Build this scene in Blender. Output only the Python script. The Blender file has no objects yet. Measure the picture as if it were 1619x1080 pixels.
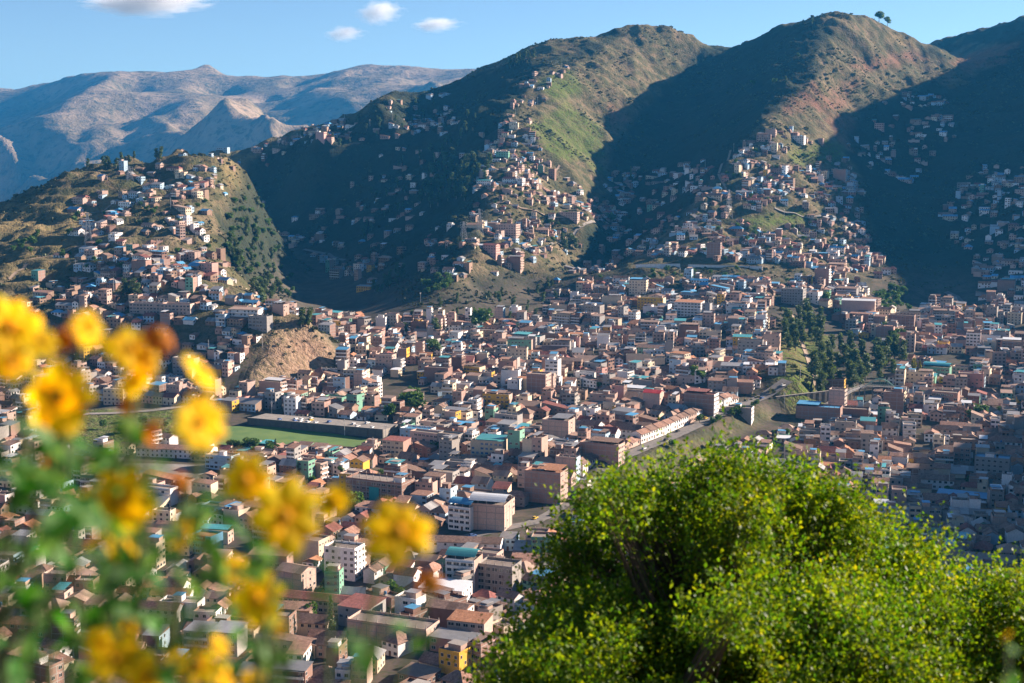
import bpy, math, random
import numpy as np
from mathutils import Vector, Matrix
R = math.radians
random.seed(7)
rng = np.random.default_rng(7)
scene = bpy.context.scene
COL = scene.collection

# ------------------------------------------------------------------ camera, sky, sun, exposure
FPX, PITCH = 2250.0, math.atan(310 / 2250.0)
cam_data = bpy.data.cameras.new('camera')
cam = bpy.data.objects.new('camera', cam_data)
COL.objects.link(cam)
cam_data.sensor_width = 36.0
cam_data.lens = FPX / 1619 * 36.0
cam_data.clip_start, cam_data.clip_end = 0.05, 60000
cam.rotation_euler = (R(90) - PITCH, 0, 0)
cam_data.dof.use_dof = True
cam_data.dof.focus_distance = 700
cam_data.dof.aperture_fstop = 3.3
scene.camera = cam

SUN_EL, SUN_AZ = R(22.5), R(24)            # azimuth measured from +X (right) towards +Y (away)
world = bpy.data.worlds.new('World')
scene.world = world
world.use_nodes = True
wn = world.node_tree
for n in list(wn.nodes):
    wn.nodes.remove(n)
sky = wn.nodes.new('ShaderNodeTexSky')
sky.sky_type = 'NISHITA'
sky.sun_disc = False
sky.sun_elevation = SUN_EL
sky.sun_rotation = math.pi / 2 - SUN_AZ
sky.altitude = 3400
sky.air_density = 1.0
sky.dust_density = 0.0
sky.ozone_density = 2.6
bg = wn.nodes.new('ShaderNodeBackground')
bg.inputs['Strength'].default_value = 0.05
wo = wn.nodes.new('ShaderNodeOutputWorld')
wn.links.new(sky.outputs['Color'], bg.inputs['Color'])
wn.links.new(bg.outputs['Background'], wo.inputs['Surface'])

sun_data = bpy.data.lights.new('sun', 'SUN')
sun_data.energy = 5.0
sun_data.angle = R(0.5)
sun_data.color = (1.0, 0.84, 0.70)
sun = bpy.data.objects.new('sun', sun_data)
COL.objects.link(sun)
SUN_DIR = Vector((math.cos(SUN_EL) * math.cos(SUN_AZ), math.cos(SUN_EL) * math.sin(SUN_AZ), math.sin(SUN_EL)))
sun.rotation_euler = SUN_DIR.to_track_quat('Z', 'Y').to_euler()

scene.view_settings.view_transform = 'Standard'
scene.view_settings.look = 'None'
scene.view_settings.exposure = 1.54
scene.view_settings.gamma = 1.0
try:
    scene.cycles.volume_bounces = 5
    scene.cycles.max_bounces = 8
    scene.cycles.diffuse_bounces = 1
    scene.cycles.transparent_max_bounces = 8
    scene.cycles.use_denoising = True
except Exception:
    pass

# ------------------------------------------------------------------ helpers: pixels of the photograph as sight lines
CP, SP = math.cos(PITCH), math.sin(PITCH)
def uv(px, py):
    x, y = (px - 809.5) / FPX, -(py - 540.0) / FPX
    d = CP + y * SP
    return x / d, (-SP + y * CP) / d
def at(px, py, Y):
    u, v = uv(px, py)
    return (u * Y, Y, v * Y)
def project(x, y, z):
    f = y * CP - z * SP
    up = y * SP + z * CP
    return 809.5 + FPX * x / f, 540.0 - FPX * up / f

# ------------------------------------------------------------------ terrain: ridges, ravines and floor through which one height field runs
def floor_z(Y):
    return np.interp(Y, [0, 800, 1100, 1300, 1500], [-190, -190, -181, -172, -168])
ctrl = []
def ridge(pts, step=30.0):
    w = [np.array(at(*p)) for p in pts]
    for a, b in zip(w[:-1], w[1:]):
        n = max(1, int(np.linalg.norm((b - a)[:2]) / step))
        for i in range(n):
            ctrl.append(a + (b - a) * i / n)
    ctrl.append(w[-1])
    return w
def spots(pts):
    for p in pts:
        ctrl.append(np.array(at(*p)))
def wpts(pts):
    for p in pts:
        ctrl.append(np.array(p, float))

# valley floor
for Y in range(500, 1060, 90):
    for X in np.arange(-0.62 * Y, 0.40 * Y, 95.0):
        ctrl.append(np.array((X, float(Y), float(floor_z(Y)))))
for px, py in ((620, 600), (700, 590), (800, 580), (900, 590), (620, 570), (720, 555), (820, 550), (900, 545), (1000, 580), (1100, 590), (1200, 600), (1350, 600), (1450, 590), (1550, 590),
               (1450, 550), (1550, 545), (1619, 560), (1619, 600), (1619, 640), (560, 600), (560, 580), (680, 640), (0, 610), (80, 610), (180, 610), (270, 610), (-100, 610)):
    Y = 1100.0
    for _ in range(20):
        Y = float(floor_z(Y)) / uv(px, py)[1]
    ctrl.append(np.array((uv(px, py)[0] * Y, Y, float(floor_z(Y)))))

# hillside of the viewpoint
for X in (-260, -150, -60, 0, 60, 150, 260):
    wpts([(X, -60, 8), (X, 0, -1.7), (X, 12, -7.0), (X, 50, -28), (X, 150, -82), (X, 300, -158), (X, 410, -190)])

# west hill
west = ridge([(-150, 386, 1500), (-60, 352, 1550), (0, 326, 1600), (60, 297, 1650), (130, 274, 1700), (200, 268, 1750), (270, 272, 1790), (340, 282, 1810), (390, 272, 1850)])
crest = ridge([(388, 278, 1750), (358, 302, 1640), (332, 338, 1540), (338, 392, 1400), (370, 442, 1290), (424, 480, 1200), (486, 508, 1150), (520, 535, 1150)])
for P in crest[:-1]:
    for k_, dz_ in ((13, 30), (28, 68), (55, 100)):
        wpts([(P[0] + k_ * .80, P[1] + k_ * .60, max(P[2] - dz_, -168 + k_ * .1))])
ridge([(538, 566, 1165), (500, 590, 1110), (440, 612, 1060), (380, 630, 1020), (330, 642, 1000)])
spots([(0, 560, 1120), (100, 565, 1120), (200, 580, 1100), (300, 590, 1080), (-100, 560, 1120), (50, 430, 1330), (150, 430, 1320), (250, 430, 1300), (50, 345, 1520), (150, 335, 1540), (250, 300, 1640),
       (300, 400, 1370), (300, 500, 1165), (400, 540, 1110), (250, 540, 1130), (150, 520, 1150), (60, 500, 1160), (-80, 450, 1300), (-80, 520, 1170), (440, 545, 1110), (390, 590, 1065)])
spots([(385, 380, 2060), (412, 300, 2230), (385, 335, 2150), (405, 425, 1900), (440, 455, 1740), (475, 480, 1600), (515, 507, 1430), (420, 270, 2300)])
# ravine behind it
ridge([(560, 558, 1215), (545, 520, 1340), (510, 470, 1620), (480, 420, 1880), (450, 370, 2080), (440, 310, 2220), (440, 262, 2310)])
# central mountain: skyline, then the long spur
mid = ridge([(330, 250, 2350), (390, 236, 2380), (430, 224, 2400), (470, 211, 2420), (510, 201, 2430), (560, 178, 2450), (620, 152, 2480), (660, 160, 2520), (700, 142, 2560), (760, 115, 2600), (830, 88, 2620), (900, 65, 2610), (985, 45, 2650),
             (1020, 42, 2650), (1060, 50, 2660), (1115, 76, 2720)])
ridge([(1000, 48, 2640), (970, 72, 2560), (900, 97, 2450), (860, 112, 2380), (830, 132, 2280), (810, 170, 2150), (803, 200, 2060), (795, 235, 1960), (788, 265, 1880), (775, 300, 1790), (765, 340, 1690),
       (762, 385, 1590), (730, 420, 1510), (690, 465, 1430), (650, 500, 1370), (610, 525, 1330)])
spots([(600, 480, 1530), (600, 400, 1800), (600, 300, 2080), (690, 300, 1990), (700, 200, 2310), (670, 380, 1740), (520, 330, 2130), (520, 260, 2260), (540, 420, 1830), (600, 220, 2330), (740, 250, 2040), (720, 340, 1800), (640, 440, 1570)])
spots([(870, 300, 1880), (950, 290, 2040), (920, 250, 2060), (880, 200, 2150), (900, 160, 2260), (950, 130, 2400), (1000, 110, 2500), (1060, 90, 2620), (975, 380, 1780), (870, 380, 1670), (930, 340, 1800),
       (840, 402, 1600), (830, 432, 1560), (760, 462, 1490), (960, 200, 2220), (1000, 160, 2360), (850, 470, 1520), (905, 440, 1640), (780, 510, 1380), (850, 510, 1390)])
ridge([(905, 440, 1640), (980, 400, 1800), (1000, 340, 1950), (965, 285, 2130), (1010, 220, 2300), (1060, 150, 2480), (1105, 105, 2640)])
ridge([(503, 207, 2180), (511, 204, 2260), (516, 203, 2350)])
ridge([(598, 170, 2260), (612, 157, 2360), (620, 152, 2470)])
spots([(560, 205, 2350), (668, 190, 2400), (480, 232, 2300), (545, 232, 2200), (640, 205, 2300)])
# east mountain: skyline, spur, sunny face
east = ridge([(1115, 76, 2720), (1150, 78, 2720), (1170, 75, 2700), (1200, 60, 2650), (1230, 47, 2600), (1260, 34, 2560), (1300, 18, 2520), (1340, 12, 2500), (1380, 25, 2560), (1420, 50, 2590), (1470, 77, 2600),
              (1500, 90, 2600), (1530, 108, 2570)])
ridge([(1312, 40, 2440), (1315, 80, 2350), (1305, 110, 2270), (1285, 130, 2200), (1240, 155, 2120), (1212, 190, 2040), (1180, 225, 1960), (1145, 265, 1880), (1135, 295, 1810), (1120, 320, 1750),
       (1090, 350, 1690), (1040, 390, 1610), (1000, 410, 1570)])
spots([(1200, 110, 2480), (1150, 150, 2420), (1100, 180, 2340), (1100, 240, 2150), (1060, 280, 2050), (1040, 330, 1880), (1180, 190, 2140)])
spots([(1350, 75, 2430), (1400, 80, 2500), (1450, 110, 2510), (1500, 125, 2520), (1400, 140, 2390), (1350, 170, 2240), (1290, 200, 2080), (1340, 215, 2150), (1360, 290, 1930), (1280, 260, 1930), (1250, 320, 1800),
       (1330, 340, 1810), (1370, 380, 1730), (1250, 400, 1620), (1380, 430, 1610), (1300, 440, 1540), (1420, 455, 1560), (1440, 480, 1540), (1100, 420, 1560), (1180, 410, 1590), (1150, 360, 1700)])
spots([(920, 470, 1480), (1000, 460, 1480), (1100, 450, 1480), (1200, 450, 1470), (1240, 500, 1360), (1100, 500, 1370), (1000, 500, 1370), (920, 510, 1350), (1240, 560, 1200), (1330, 560, 1195), (1400, 500, 1390), (1300, 500, 1390)])
# shaded valley and slopes further east
spots([(1480, 485, 1540), (1450, 400, 1780), (1430, 300, 2030), (1420, 225, 2170), (1460, 170, 2330), (1550, 135, 2500), (1619, 400, 1640), (1560, 300, 1930), (1619, 300, 1880), (1619, 200, 2180), (1619, 125, 2480),
       (1560, 97, 2620), (1619, 88, 2680), (1550, 400, 1700), (1550, 480, 1500), (1619, 480, 1470), (1619, 540, 1290)])
ridge([(1440, 88, 3020), (1478, 72, 3000), (1530, 50, 3000), (1580, 40, 3000), (1619, 34, 3000), (1700, 22, 2950)])
wpts([(1290, 2700, 365), (1200, 2570, 345), (1100, 2430, 325), (970, 2250, 236), (940, 2100, 162), (930, 1950, 100), (930, 1750, 58), (910, 1600, 5), (880, 1480, -70), (820, 1300, -125), (790, 1200, -100), (720, 1100, -40), (640, 960, 8),
      (590, 830, 0), (540, 700, -15), (480, 560, -40), (400, 440, -60), (1500, 2900, 420), (1250, 2000, 190), (1200, 1500, 0), (1100, 1000, 40), (900, 600, 10)])
# land falling away behind the skylines
for P in west:
    wpts([(P[0] - 120, P[1] + 320, P[2] - 190), (P[0] - 260, P[1] + 800, P[2] - 330)])
for P in mid[2:]:
    wpts([(P[0] - 60, P[1] + 350, P[2] - 140), (P[0] - 150, P[1] + 800, P[2] - 300)])
for P in east[2:-2]:
    wpts([(P[0] + 60, P[1] + 280, P[2] - 80)])
wpts([(-1200, 1300, -170), (-1200, 1700, -190), (-900, 900, -180), (-1100, 3300, -400), (-300, 3400, -350), (400, 3400, -150), (700, 3350, -50), (1300, 3400, 100), (1700, 3400, 200), (-700, 500, -185), (-400, 420, -180)])

C = np.array(ctrl)
key = np.round(C[:, :2] / 4).astype(int)
_, keep = np.unique(key, axis=0, return_index=True)
C = C[np.sort(keep)]
_d = np.sqrt(((C[:, None, :2] - C[None, :, :2]) ** 2).sum(-1))
_n = len(C)
A = np.zeros((_n + 3, _n + 3))
A[:_n, :_n] = _d + np.eye(_n) * 2.0 * -1
A[:_n, _n], A[:_n, _n + 1], A[:_n, _n + 2] = 1, C[:, 0] / 1000, C[:, 1] / 1000
A[_n:, :_n] = A[:_n, _n:].T
W = np.linalg.solve(A, np.concatenate([C[:, 2], np.zeros(3)]))
def rbf(X, Y):
    X, Y = np.asarray(X, float), np.asarray(Y, float)
    out = np.empty(X.size)
    xs, ys = X.ravel(), Y.ravel()
    cx, cy, w = C[:, 0].astype(np.float32), C[:, 1].astype(np.float32), W[:_n].astype(np.float32)
    for i in range(0, xs.size, 20000):
        a, b = xs[i:i + 20000], ys[i:i + 20000]
        d = np.sqrt((a[:, None].astype(np.float32) - cx) ** 2 + (b[:, None].astype(np.float32) - cy) ** 2)
        out[i:i + 20000] = d @ w + W[_n] + W[_n + 1] * a / 1000 + W[_n + 2] * b / 1000
    return out.reshape(X.shape)
_perm = rng.permutation(1024)
_grad = rng.uniform(-1, 1, 1024)
def vnoise(x, y):
    xi, yi = np.floor(x).astype(int), np.floor(y).astype(int)
    fx, fy = x - xi, y - yi
    fx, fy = fx * fx * fx * (fx * (fx * 6 - 15) + 10), fy * fy * fy * (fy * (fy * 6 - 15) + 10)
    h = lambda i, j: _grad[_perm[(_perm[i & 1023] + j) & 1023]]
    return (h(xi, yi) * (1 - fx) + h(xi + 1, yi) * fx) * (1 - fy) + (h(xi, yi + 1) * (1 - fx) + h(xi + 1, yi + 1) * fx) * fy
def fbm(x, y, scale, octv=4, ridged=False):
    s, a, t = 0.0, 1.0, 0.0
    for k in range(octv):
        n = vnoise(x / scale + 17.3 * k, y / scale - 9.1 * k)
        s = s + a * ((1 - 2 * np.abs(n)) if ridged else n)
        t += a
        a *= 0.5
        scale /= 2.03
    return s / t
def smooth(a, b, x):
    t = np.clip((x - a) / (b - a), 0, 1)
    return t * t * (3 - 2 * t)

# the raised street with a grassy bank on its lower side
def on_floor(px, py, dz=0.0):
    Y = 1000.0
    for _ in range(20):
        Y = (float(floor_z(Y)) + dz) / uv(px, py)[1]
    return np.array((uv(px, py)[0] * Y, Y, float(floor_z(Y)) + dz))
ROAD = [on_floor(px, py, 9.5) for px, py in ((930, 752), (985, 722), (1020, 706), (1060, 690), (1100, 672), (1150, 650), (1200, 632), (1245, 621))]
ROAD2 = [on_floor(px, py, 4.0) for px, py in ((690, 862), (740, 848), (790, 838), (840, 826), (868, 812), (900, 790))]
SCARP = [on_floor(px, py, 6.0) for px, py in ((1262, 640), (1250, 600), (1238, 565), (1226, 530), (1222, 505))]
def poly_dist(X, Y, P):
    best, side, tt = np.full(np.shape(X), 1e9), np.zeros(np.shape(X)), np.zeros(np.shape(X))
    n = len(P) - 1
    for i, (a, b) in enumerate(zip(P[:-1], P[1:])):
        d = (b - a)[:2]
        L2 = d @ d
        t = np.clip(((X - a[0]) * d[0] + (Y - a[1]) * d[1]) / L2, 0, 1)
        dx, dy = X - a[0] - t * d[0], Y - a[1] - t * d[1]
        dist = np.sqrt(dx * dx + dy * dy)
        m = dist < best
        best = np.where(m, dist, best)
        side = np.where(m, np.sign(d[0] * dy - d[1] * dx), side)
        tt = np.where(m, (i + t) / n, tt)
    return best, side, tt
def road_bump(X, Y):
    z = 0.0
    for P, h in ((ROAD, 9.5), (ROAD2, 4.0), (SCARP, 11.0)):
        d, s, t = poly_dist(X, Y, P)
        z = z + h * np.where(s > 0, 1 - smooth(20, 130, d), 1 - smooth(5.5 if h < 11 else 1, (20 if h > 5 else 12) if h < 11 else 30, d)) * smooth(-0.001, 0.12, t + 0.02) * (1 - smooth(0.92, 1.0, t) * 0.0)
    return z
def hilliness(X, Y):
    return smooth(5, 45, rbf(X, Y) - floor_z(np.clip(Y, 0, 1500)))
def height(X, Y, detail=True):
    X, Y = np.asarray(X, float), np.asarray(Y, float)
    z = rbf(X, Y)
    if detail:
        hill = smooth(6, 60, z - floor_z(np.clip(Y, 0, 1500))) * smooth(300, 500, Y)
        wx = X + 25 * fbm(X, Y, 160, 2)
        wy = Y + 25 * fbm(X + 500, Y, 160, 2)
        z = z + hill * (14.0 * fbm(wx, wy, 140, 5, True) - 2.0 + 6.0 * fbm(X, Y, 50, 3) + 3.2 * fbm(wx, wy, 24, 3, True))
        ter = smooth(-200, -380, X) * smooth(1150, 1250, Y) * (1 - smooth(1700, 1800, Y))
        z = z + hill * ter * 1.5 * np.sin(z * 2 * np.pi / 8.5)
        z = z + (1 - hill) * 1.2 * fbm(X, Y, 60, 2) * smooth(20, 420, Y)
    return z + road_bump(X, Y)
# a cached grid makes single look-ups quick
GX0, GX1, GY0, GY1, GS = -1200.0, 1560.0, -60.0, 3420.0, 6.0
gx, gy = np.arange(GX0, GX1 + 1, GS), np.arange(GY0, GY1 + 1, GS)
MX, MY = np.meshgrid(gx, gy)
MZ = height(MX, MY)
def hz(x, y):
    fx, fy = (x - GX0) / GS, (y - GY0) / GS
    i, j = int(min(max(fx, 0), len(gx) - 2)), int(min(max(fy, 0), len(gy) - 2))
    fx, fy = fx - i, fy - j
    return (MZ[j, i] * (1 - fx) + MZ[j, i + 1] * fx) * (1 - fy) + (MZ[j + 1, i] * (1 - fx) + MZ[j + 1, i + 1] * fx) * fy
def hit(px, py, y0=440.0, y1=3300.0):
    """the point of the ground on the sight line of a pixel"""
    u, v = uv(px, py)
    Y = y0
    while Y < y1:
        if v * Y <= hz(u * Y, Y):
            lo, hi = Y - 6, Y
            for _ in range(8):
                m = (lo + hi) / 2
                if v * m <= hz(u * m, m): hi = m
                else: lo = m
            return (u * hi, hi, hz(u * hi, hi))
        Y += 6
    return None

# ------------------------------------------------------------------ materials
MATS = {}
def nt_mat(name):
    m = bpy.data.materials.new(name)
    m.use_nodes = True
    nt = m.node_tree
    b = nt.nodes['Principled BSDF']
    return m, nt, b
def N(nt, typ, **kw):
    n = nt.nodes.new(typ)
    for k, v in kw.items():
        setattr(n, k, v)
    return n
def noise(nt, vec, scale, detail=3.0, rough=0.55):
    n = N(nt, 'ShaderNodeTexNoise')
    n.inputs['Scale'].default_value = scale
    n.inputs['Detail'].default_value = detail
    n.inputs['Roughness'].default_value = rough
    if vec is not None:
        nt.links.new(vec, n.inputs['Vector'])
    return n.outputs['Fac']
def remap(nt, s, a, b, c, d):
    n = N(nt, 'ShaderNodeMapRange')
    nt.links.new(s, n.inputs[0])
    for i, v in enumerate((a, b, c, d)):
        n.inputs[i + 1].default_value = v
    return n.outputs[0]
def mth(nt, op, a, b):
    n = N(nt, 'ShaderNodeMath', operation=op)
    for i, v in enumerate((a, b)):
        if isinstance(v, (int, float)): n.inputs[i].default_value = v
        else: nt.links.new(v, n.inputs[i])
    return n.outputs[0]
def mix(nt, fac, a, b, mode='MIX'):
    n = N(nt, 'ShaderNodeMix', data_type='RGBA', blend_type=mode)
    for i, v in ((0, fac), (6, a), (7, b)):
        if isinstance(v, tuple): n.inputs[i].default_value = (*v, 1)
        elif isinstance(v, (int, float)): n.inputs[i].default_value = v
        else: nt.links.new(v, n.inputs[i])
    return n.outputs[2]
def surface(name, col, var=0.25, rough=0.9, grime=(0.16, 0.13, 0.11), gf=0.25, scale=0.35, stripes=0.0, metal=0.0, spec=0.2):
    """weathered building surface: patches and streaks in world space, a tone of its own for every wall or roof"""
    m, nt, b = nt_mat(name)
    g = N(nt, 'ShaderNodeNewGeometry')
    oi = N(nt, 'ShaderNodeObjectInfo')
    pos = g.outputs['Position']
    mp = N(nt, 'ShaderNodeMapping')
    mp.inputs['Scale'].default_value = (1.0, 1.0, 0.45)
    nt.links.new(pos, mp.inputs[0])
    n1 = noise(nt, mp.outputs[0], scale, 4, 0.65)
    n2 = noise(nt, pos, 0.05, 2)
    n3 = noise(nt, mp.outputs[0], 2.2, 2, 0.7)
    r = mth(nt, 'FRACT', mth(nt, 'ADD', g.outputs['Random Per Island'], oi.outputs['Random']), 0)
    tone = mth(nt, 'MULTIPLY', remap(nt, r, 0, 1, 1 - var, 1 + var), remap(nt, n1, 0.3, 0.7, 1 - var * 0.8, 1 + var * 0.6))
    tone = mth(nt, 'MULTIPLY', tone, remap(nt, n3, 0.3, 0.7, 0.85, 1.13))
    if stripes:
        n5 = noise(nt, pos, 0.9, 3, 0.75)
        tone = mth(nt, 'MULTIPLY', tone, remap(nt, n5, 0.32, 0.68, 0.55, 1.4))
        n4 = noise(nt, pos, 5.0, 1, 0.5)
        tone = mth(nt, 'MULTIPLY', tone, remap(nt, n4, 0.3, 0.7, 1 - stripes, 1 + stripes))
    c = mix(nt, 1.0, col, tone, 'MULTIPLY')
    c = mix(nt, remap(nt, n1, 0.5, 0.75, 0.0, gf), c, grime)
    c = mix(nt, remap(nt, n2, 0.35, 0.65, 0.0, 0.22), c, tuple(x * f for x, f in zip(col, (0.9, 0.72, 0.62))))
    nt.links.new(c, b.inputs['Base Color'])
    b.inputs['Roughness'].default_value = rough
    b.inputs['Metallic'].default_value = metal
    b.inputs['Specular IOR Level'].default_value = spec
    bp = N(nt, 'ShaderNodeBump')
    bp.inputs['Strength'].default_value = 0.35
    bp.inputs['Distance'].default_value = 0.15
    nt.links.new(n3, bp.inputs['Height'])
    nt.links.new(bp.outputs[0], b.inputs['Normal'])
    MATS[name] = m
    return m
surface('brick', (0.37, 0.23, 0.185), 0.22)
surface('pale_brick', (0.52, 0.37, 0.305), 0.18)
surface('brown_brick', (0.23, 0.14, 0.11), 0.2)
surface('adobe', (0.30, 0.205, 0.15), 0.22)
surface('white', (0.84, 0.81, 0.78), 0.12, gf=0.2)
surface('cream', (0.66, 0.55, 0.40), 0.14)
surface('grey', (0.34, 0.325, 0.31), 0.2)
surface('concrete', (0.36, 0.33, 0.30), 0.15)
surface('blue', (0.14, 0.34, 0.55), 0.25)
surface('pale_blue', (0.42, 0.57, 0.68), 0.2)
surface('yellow', (0.66, 0.40, 0.06), 0.15)
surface('green', (0.20, 0.42, 0.30), 0.2)
surface('pink', (0.60, 0.33, 0.28), 0.2)
surface('terracotta', (0.33, 0.19, 0.14), 0.25, stripes=0.3, grime=(0.11, 0.085, 0.065), gf=0.5)
surface('old_tile', (0.24, 0.155, 0.12), 0.28, stripes=0.3, grime=(0.09, 0.08, 0.06), gf=0.55)
surface('orange_tile', (0.42, 0.20, 0.11), 0.2, stripes=0.25)
surface('maroon', (0.25, 0.095, 0.08), 0.2, stripes=0.15)
surface('red_tin', (0.55, 0.06, 0.06), 0.1, rough=0.5)
surface('grey_tin', (0.36, 0.35, 0.34), 0.3, rough=0.5, metal=0.4, spec=0.4)
surface('rusty_tin', (0.36, 0.25, 0.19), 0.3, rough=0.6, metal=0.2)
surface('blue_tin', (0.10, 0.33, 0.55), 0.25, rough=0.45, spec=0.4)
surface('teal_tin', (0.09, 0.36, 0.38), 0.25, rough=0.4, spec=0.4)
surface('white_tin', (0.70, 0.72, 0.74), 0.12, rough=0.4)
surface('roof_slab', (0.25, 0.205, 0.175), 0.25)
surface('tank_black', (0.03, 0.03, 0.035), 0.1, rough=0.5)
surface('tank_blue', (0.06, 0.18, 0.38), 0.2, rough=0.5)
surface('teal_net', (0.05, 0.30, 0.30), 0.3)
surface('frame_white', (0.62, 0.60, 0.57), 0.1)
surface('wood', (0.18, 0.10, 0.06), 0.2)
surface('steel', (0.42, 0.43, 0.44), 0.1, rough=0.5, metal=0.4)
surface('green_steel', (0.25, 0.48, 0.36), 0.1, rough=0.5)
m, nt, b = nt_mat('glass')
b.inputs['Base Color'].default_value = (0.018, 0.024, 0.032, 1)
b.inputs['Roughness'].default_value = 0.15
b.inputs['Specular IOR Level'].default_value = 0.55
MATS['glass'] = m
m, nt, b = nt_mat('blue_glass')
b.inputs['Base Color'].default_value = (0.03, 0.11, 0.25, 1)
b.inputs['Roughness'].default_value = 0.12
MATS['blue_glass'] = m

def leaf_mat(name, cols, trans=0.35, scale=1.5, rough=0.6, spec=0.25):
    m, nt, b = nt_mat(name)
    g = N(nt, 'ShaderNodeNewGeometry')
    oi = N(nt, 'ShaderNodeObjectInfo')
    r = mth(nt, 'FRACT', mth(nt, 'ADD', g.outputs['Random Per Island'], oi.outputs['Random']), 0)
    cr = N(nt, 'ShaderNodeValToRGB')
    el = cr.color_ramp.elements
    while len(el) < len(cols):
        el.new(0.5)
    for i, c in enumerate(cols):
        el[i].position = i / max(1, len(cols) - 1)
        el[i].color = (*c, 1)
    if name == 'bush_leaf':
        r = mth(nt, 'ADD', mth(nt, 'MULTIPLY', r, 0.6), remap(nt, noise(nt, g.outputs['Position'], 2.2, 3, .6), .35, .7, -.05, .45))
    nt.links.new(r, cr.inputs[0])
    n = noise(nt, g.outputs['Position'], scale, 2)
    c = mix(nt, 1.0, cr.outputs[0], remap(nt, n, 0.3, 0.7, 0.65, 1.35), 'MULTIPLY')
    nt.links.new(c, b.inputs['Base Color'])
    b.inputs['Roughness'].default_value = rough
    b.inputs['Specular IOR Level'].default_value = spec
    tr = N(nt, 'ShaderNodeBsdfTranslucent')
    tc = mix(nt, 1.0, c, (1.5, 1.35, 0.6) if 'petal' not in name else (1.35, 1.2, 0.7), 'MULTIPLY')
    nt.links.new(tc, tr.inputs['Color'])
    ms = N(nt, 'ShaderNodeMixShader')
    ms.inputs[0].default_value = trans
    out = nt.nodes['Material Output']
    nt.links.new(b.outputs[0], ms.inputs[1])
    nt.links.new(tr.outputs[0], ms.inputs[2])
    nt.links.new(ms.outputs[0], out.inputs['Surface'])
    MATS[name] = m
    return m
leaf_mat('eucalyptus_leaf', [(0.05, 0.085, 0.035), (0.085, 0.13, 0.055), (0.12, 0.165, 0.075)], 0.3, 0.08)
leaf_mat('green_leaf', [(0.04, 0.10, 0.02), (0.07, 0.15, 0.03), (0.12, 0.19, 0.04)], 0.3, 0.1)
leaf_mat('scrub_leaf', [(0.045, 0.06, 0.028), (0.07, 0.085, 0.04), (0.10, 0.10, 0.05)], 0.15, 0.05)
leaf_mat('bush_leaf', [(0.028, 0.10, 0.006), (0.06, 0.16, 0.007), (0.12, 0.21, 0.007), (0.20, 0.26, 0.007), (0.32, 0.31, 0.008)], 0.56, 1.4, rough=0.5, spec=0.3)
leaf_mat('flower_leaf', [(0.012, 0.09, 0.008), (0.04, 0.20, 0.015), (0.22, 0.36, 0.16), (0.02, 0.13, 0.01)], 0.5, 8)
leaf_mat('petal', [(0.95, 0.68, 0.004), (0.96, 0.76, 0.006), (0.95, 0.60, 0.004)], 0.62, 20)
leaf_mat('old_petal', [(0.55, 0.20, 0.006), (0.42, 0.14, 0.006)], 0.45, 20)
surface('bark', (0.12, 0.085, 0.06), 0.2, scale=3)
surface('pale_bark', (0.28, 0.24, 0.19), 0.2, scale=1)
surface('flower_disc', (0.60, 0.28, 0.01), 0.2, scale=60)
surface('stem_green', (0.09, 0.13, 0.05), 0.2, scale=20)

# ------------------------------------------------------------------ mesh and object helpers
class MB:
    def __init__(s):
        s.v, s.f, s.m, s.mats = [], [], [], []
    def mi(s, mat):
        if mat not in s.mats:
            s.mats.append(mat)
        return s.mats.index(mat)
    def face(s, pts, mat):
        i = len(s.v)
        s.v += [tuple(p) for p in pts]
        s.f.append(tuple(range(i, i + len(pts))))
        s.m.append(s.mi(mat))
    def solid(s, pts, faces, mat):
        i = len(s.v)
        s.v += [tuple(p) for p in pts]
        k = s.mi(mat)
        for f in faces:
            s.f.append(tuple(i + a for a in f))
            s.m.append(k)
    def box(s, x0, x1, y0, y1, z0, z1, mat, top=True, bottom=True):
        p = [(x0, y0, z0), (x1, y0, z0), (x1, y1, z0), (x0, y1, z0), (x0, y0, z1), (x1, y0, z1), (x1, y1, z1), (x0, y1, z1)]
        f = [(0, 1, 5, 4), (1, 2, 6, 5), (2, 3, 7, 6), (3, 0, 4, 7)]
        if top: f.append((4, 5, 6, 7))
        if bottom: f.append((3, 2, 1, 0))
        s.solid(p, f, mat)
    def tube(s, pts, radii, mat, n=6, caps=True):
        pts = [Vector(p) for p in pts]
        k, i0 = s.mi(mat), len(s.v)
        for i, p in enumerate(pts):
            d = (pts[min(i + 1, len(pts) - 1)] - pts[max(i - 1, 0)]).normalized()
            a = d.orthogonal().normalized()
            b_ = d.cross(a)
            for j in range(n):
                t = 2 * math.pi * j / n
                s.v.append(tuple(p + (a * math.cos(t) + b_ * math.sin(t)) * radii[i]))
        for i in range(len(pts) - 1):
            for j in range(n):
                q = (j + 1) % n
                s.f.append((i0 + i * n + j, i0 + i * n + q, i0 + (i + 1) * n + q, i0 + (i + 1) * n + j))
                s.m.append(k)
        if caps:
            s.f.append(tuple(i0 + j for j in range(n))[::-1]); s.m.append(k)
            e = i0 + (len(pts) - 1) * n
            s.f.append(tuple(e + j for j in range(n))); s.m.append(k)
    def add(s, o, M):
        i = len(s.v)
        s.v += [tuple(M @ Vector(p)) for p in o.v]
        for f, k in zip(o.f, o.m):
            s.f.append(tuple(a + i for a in f))
            s.m.append(s.mi(o.mats[k]))
    def mesh(s, name, smooth=False):
        me = bpy.data.meshes.new(name)
        me.from_pydata(s.v, [], s.f)
        for mt in s.mats:
            me.materials.append(MATS[mt])
        me.polygons.foreach_set('material_index', s.m)
        if smooth:
            me.polygons.foreach_set('use_smooth', [True] * len(s.f))
        me.update()
        return me
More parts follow.
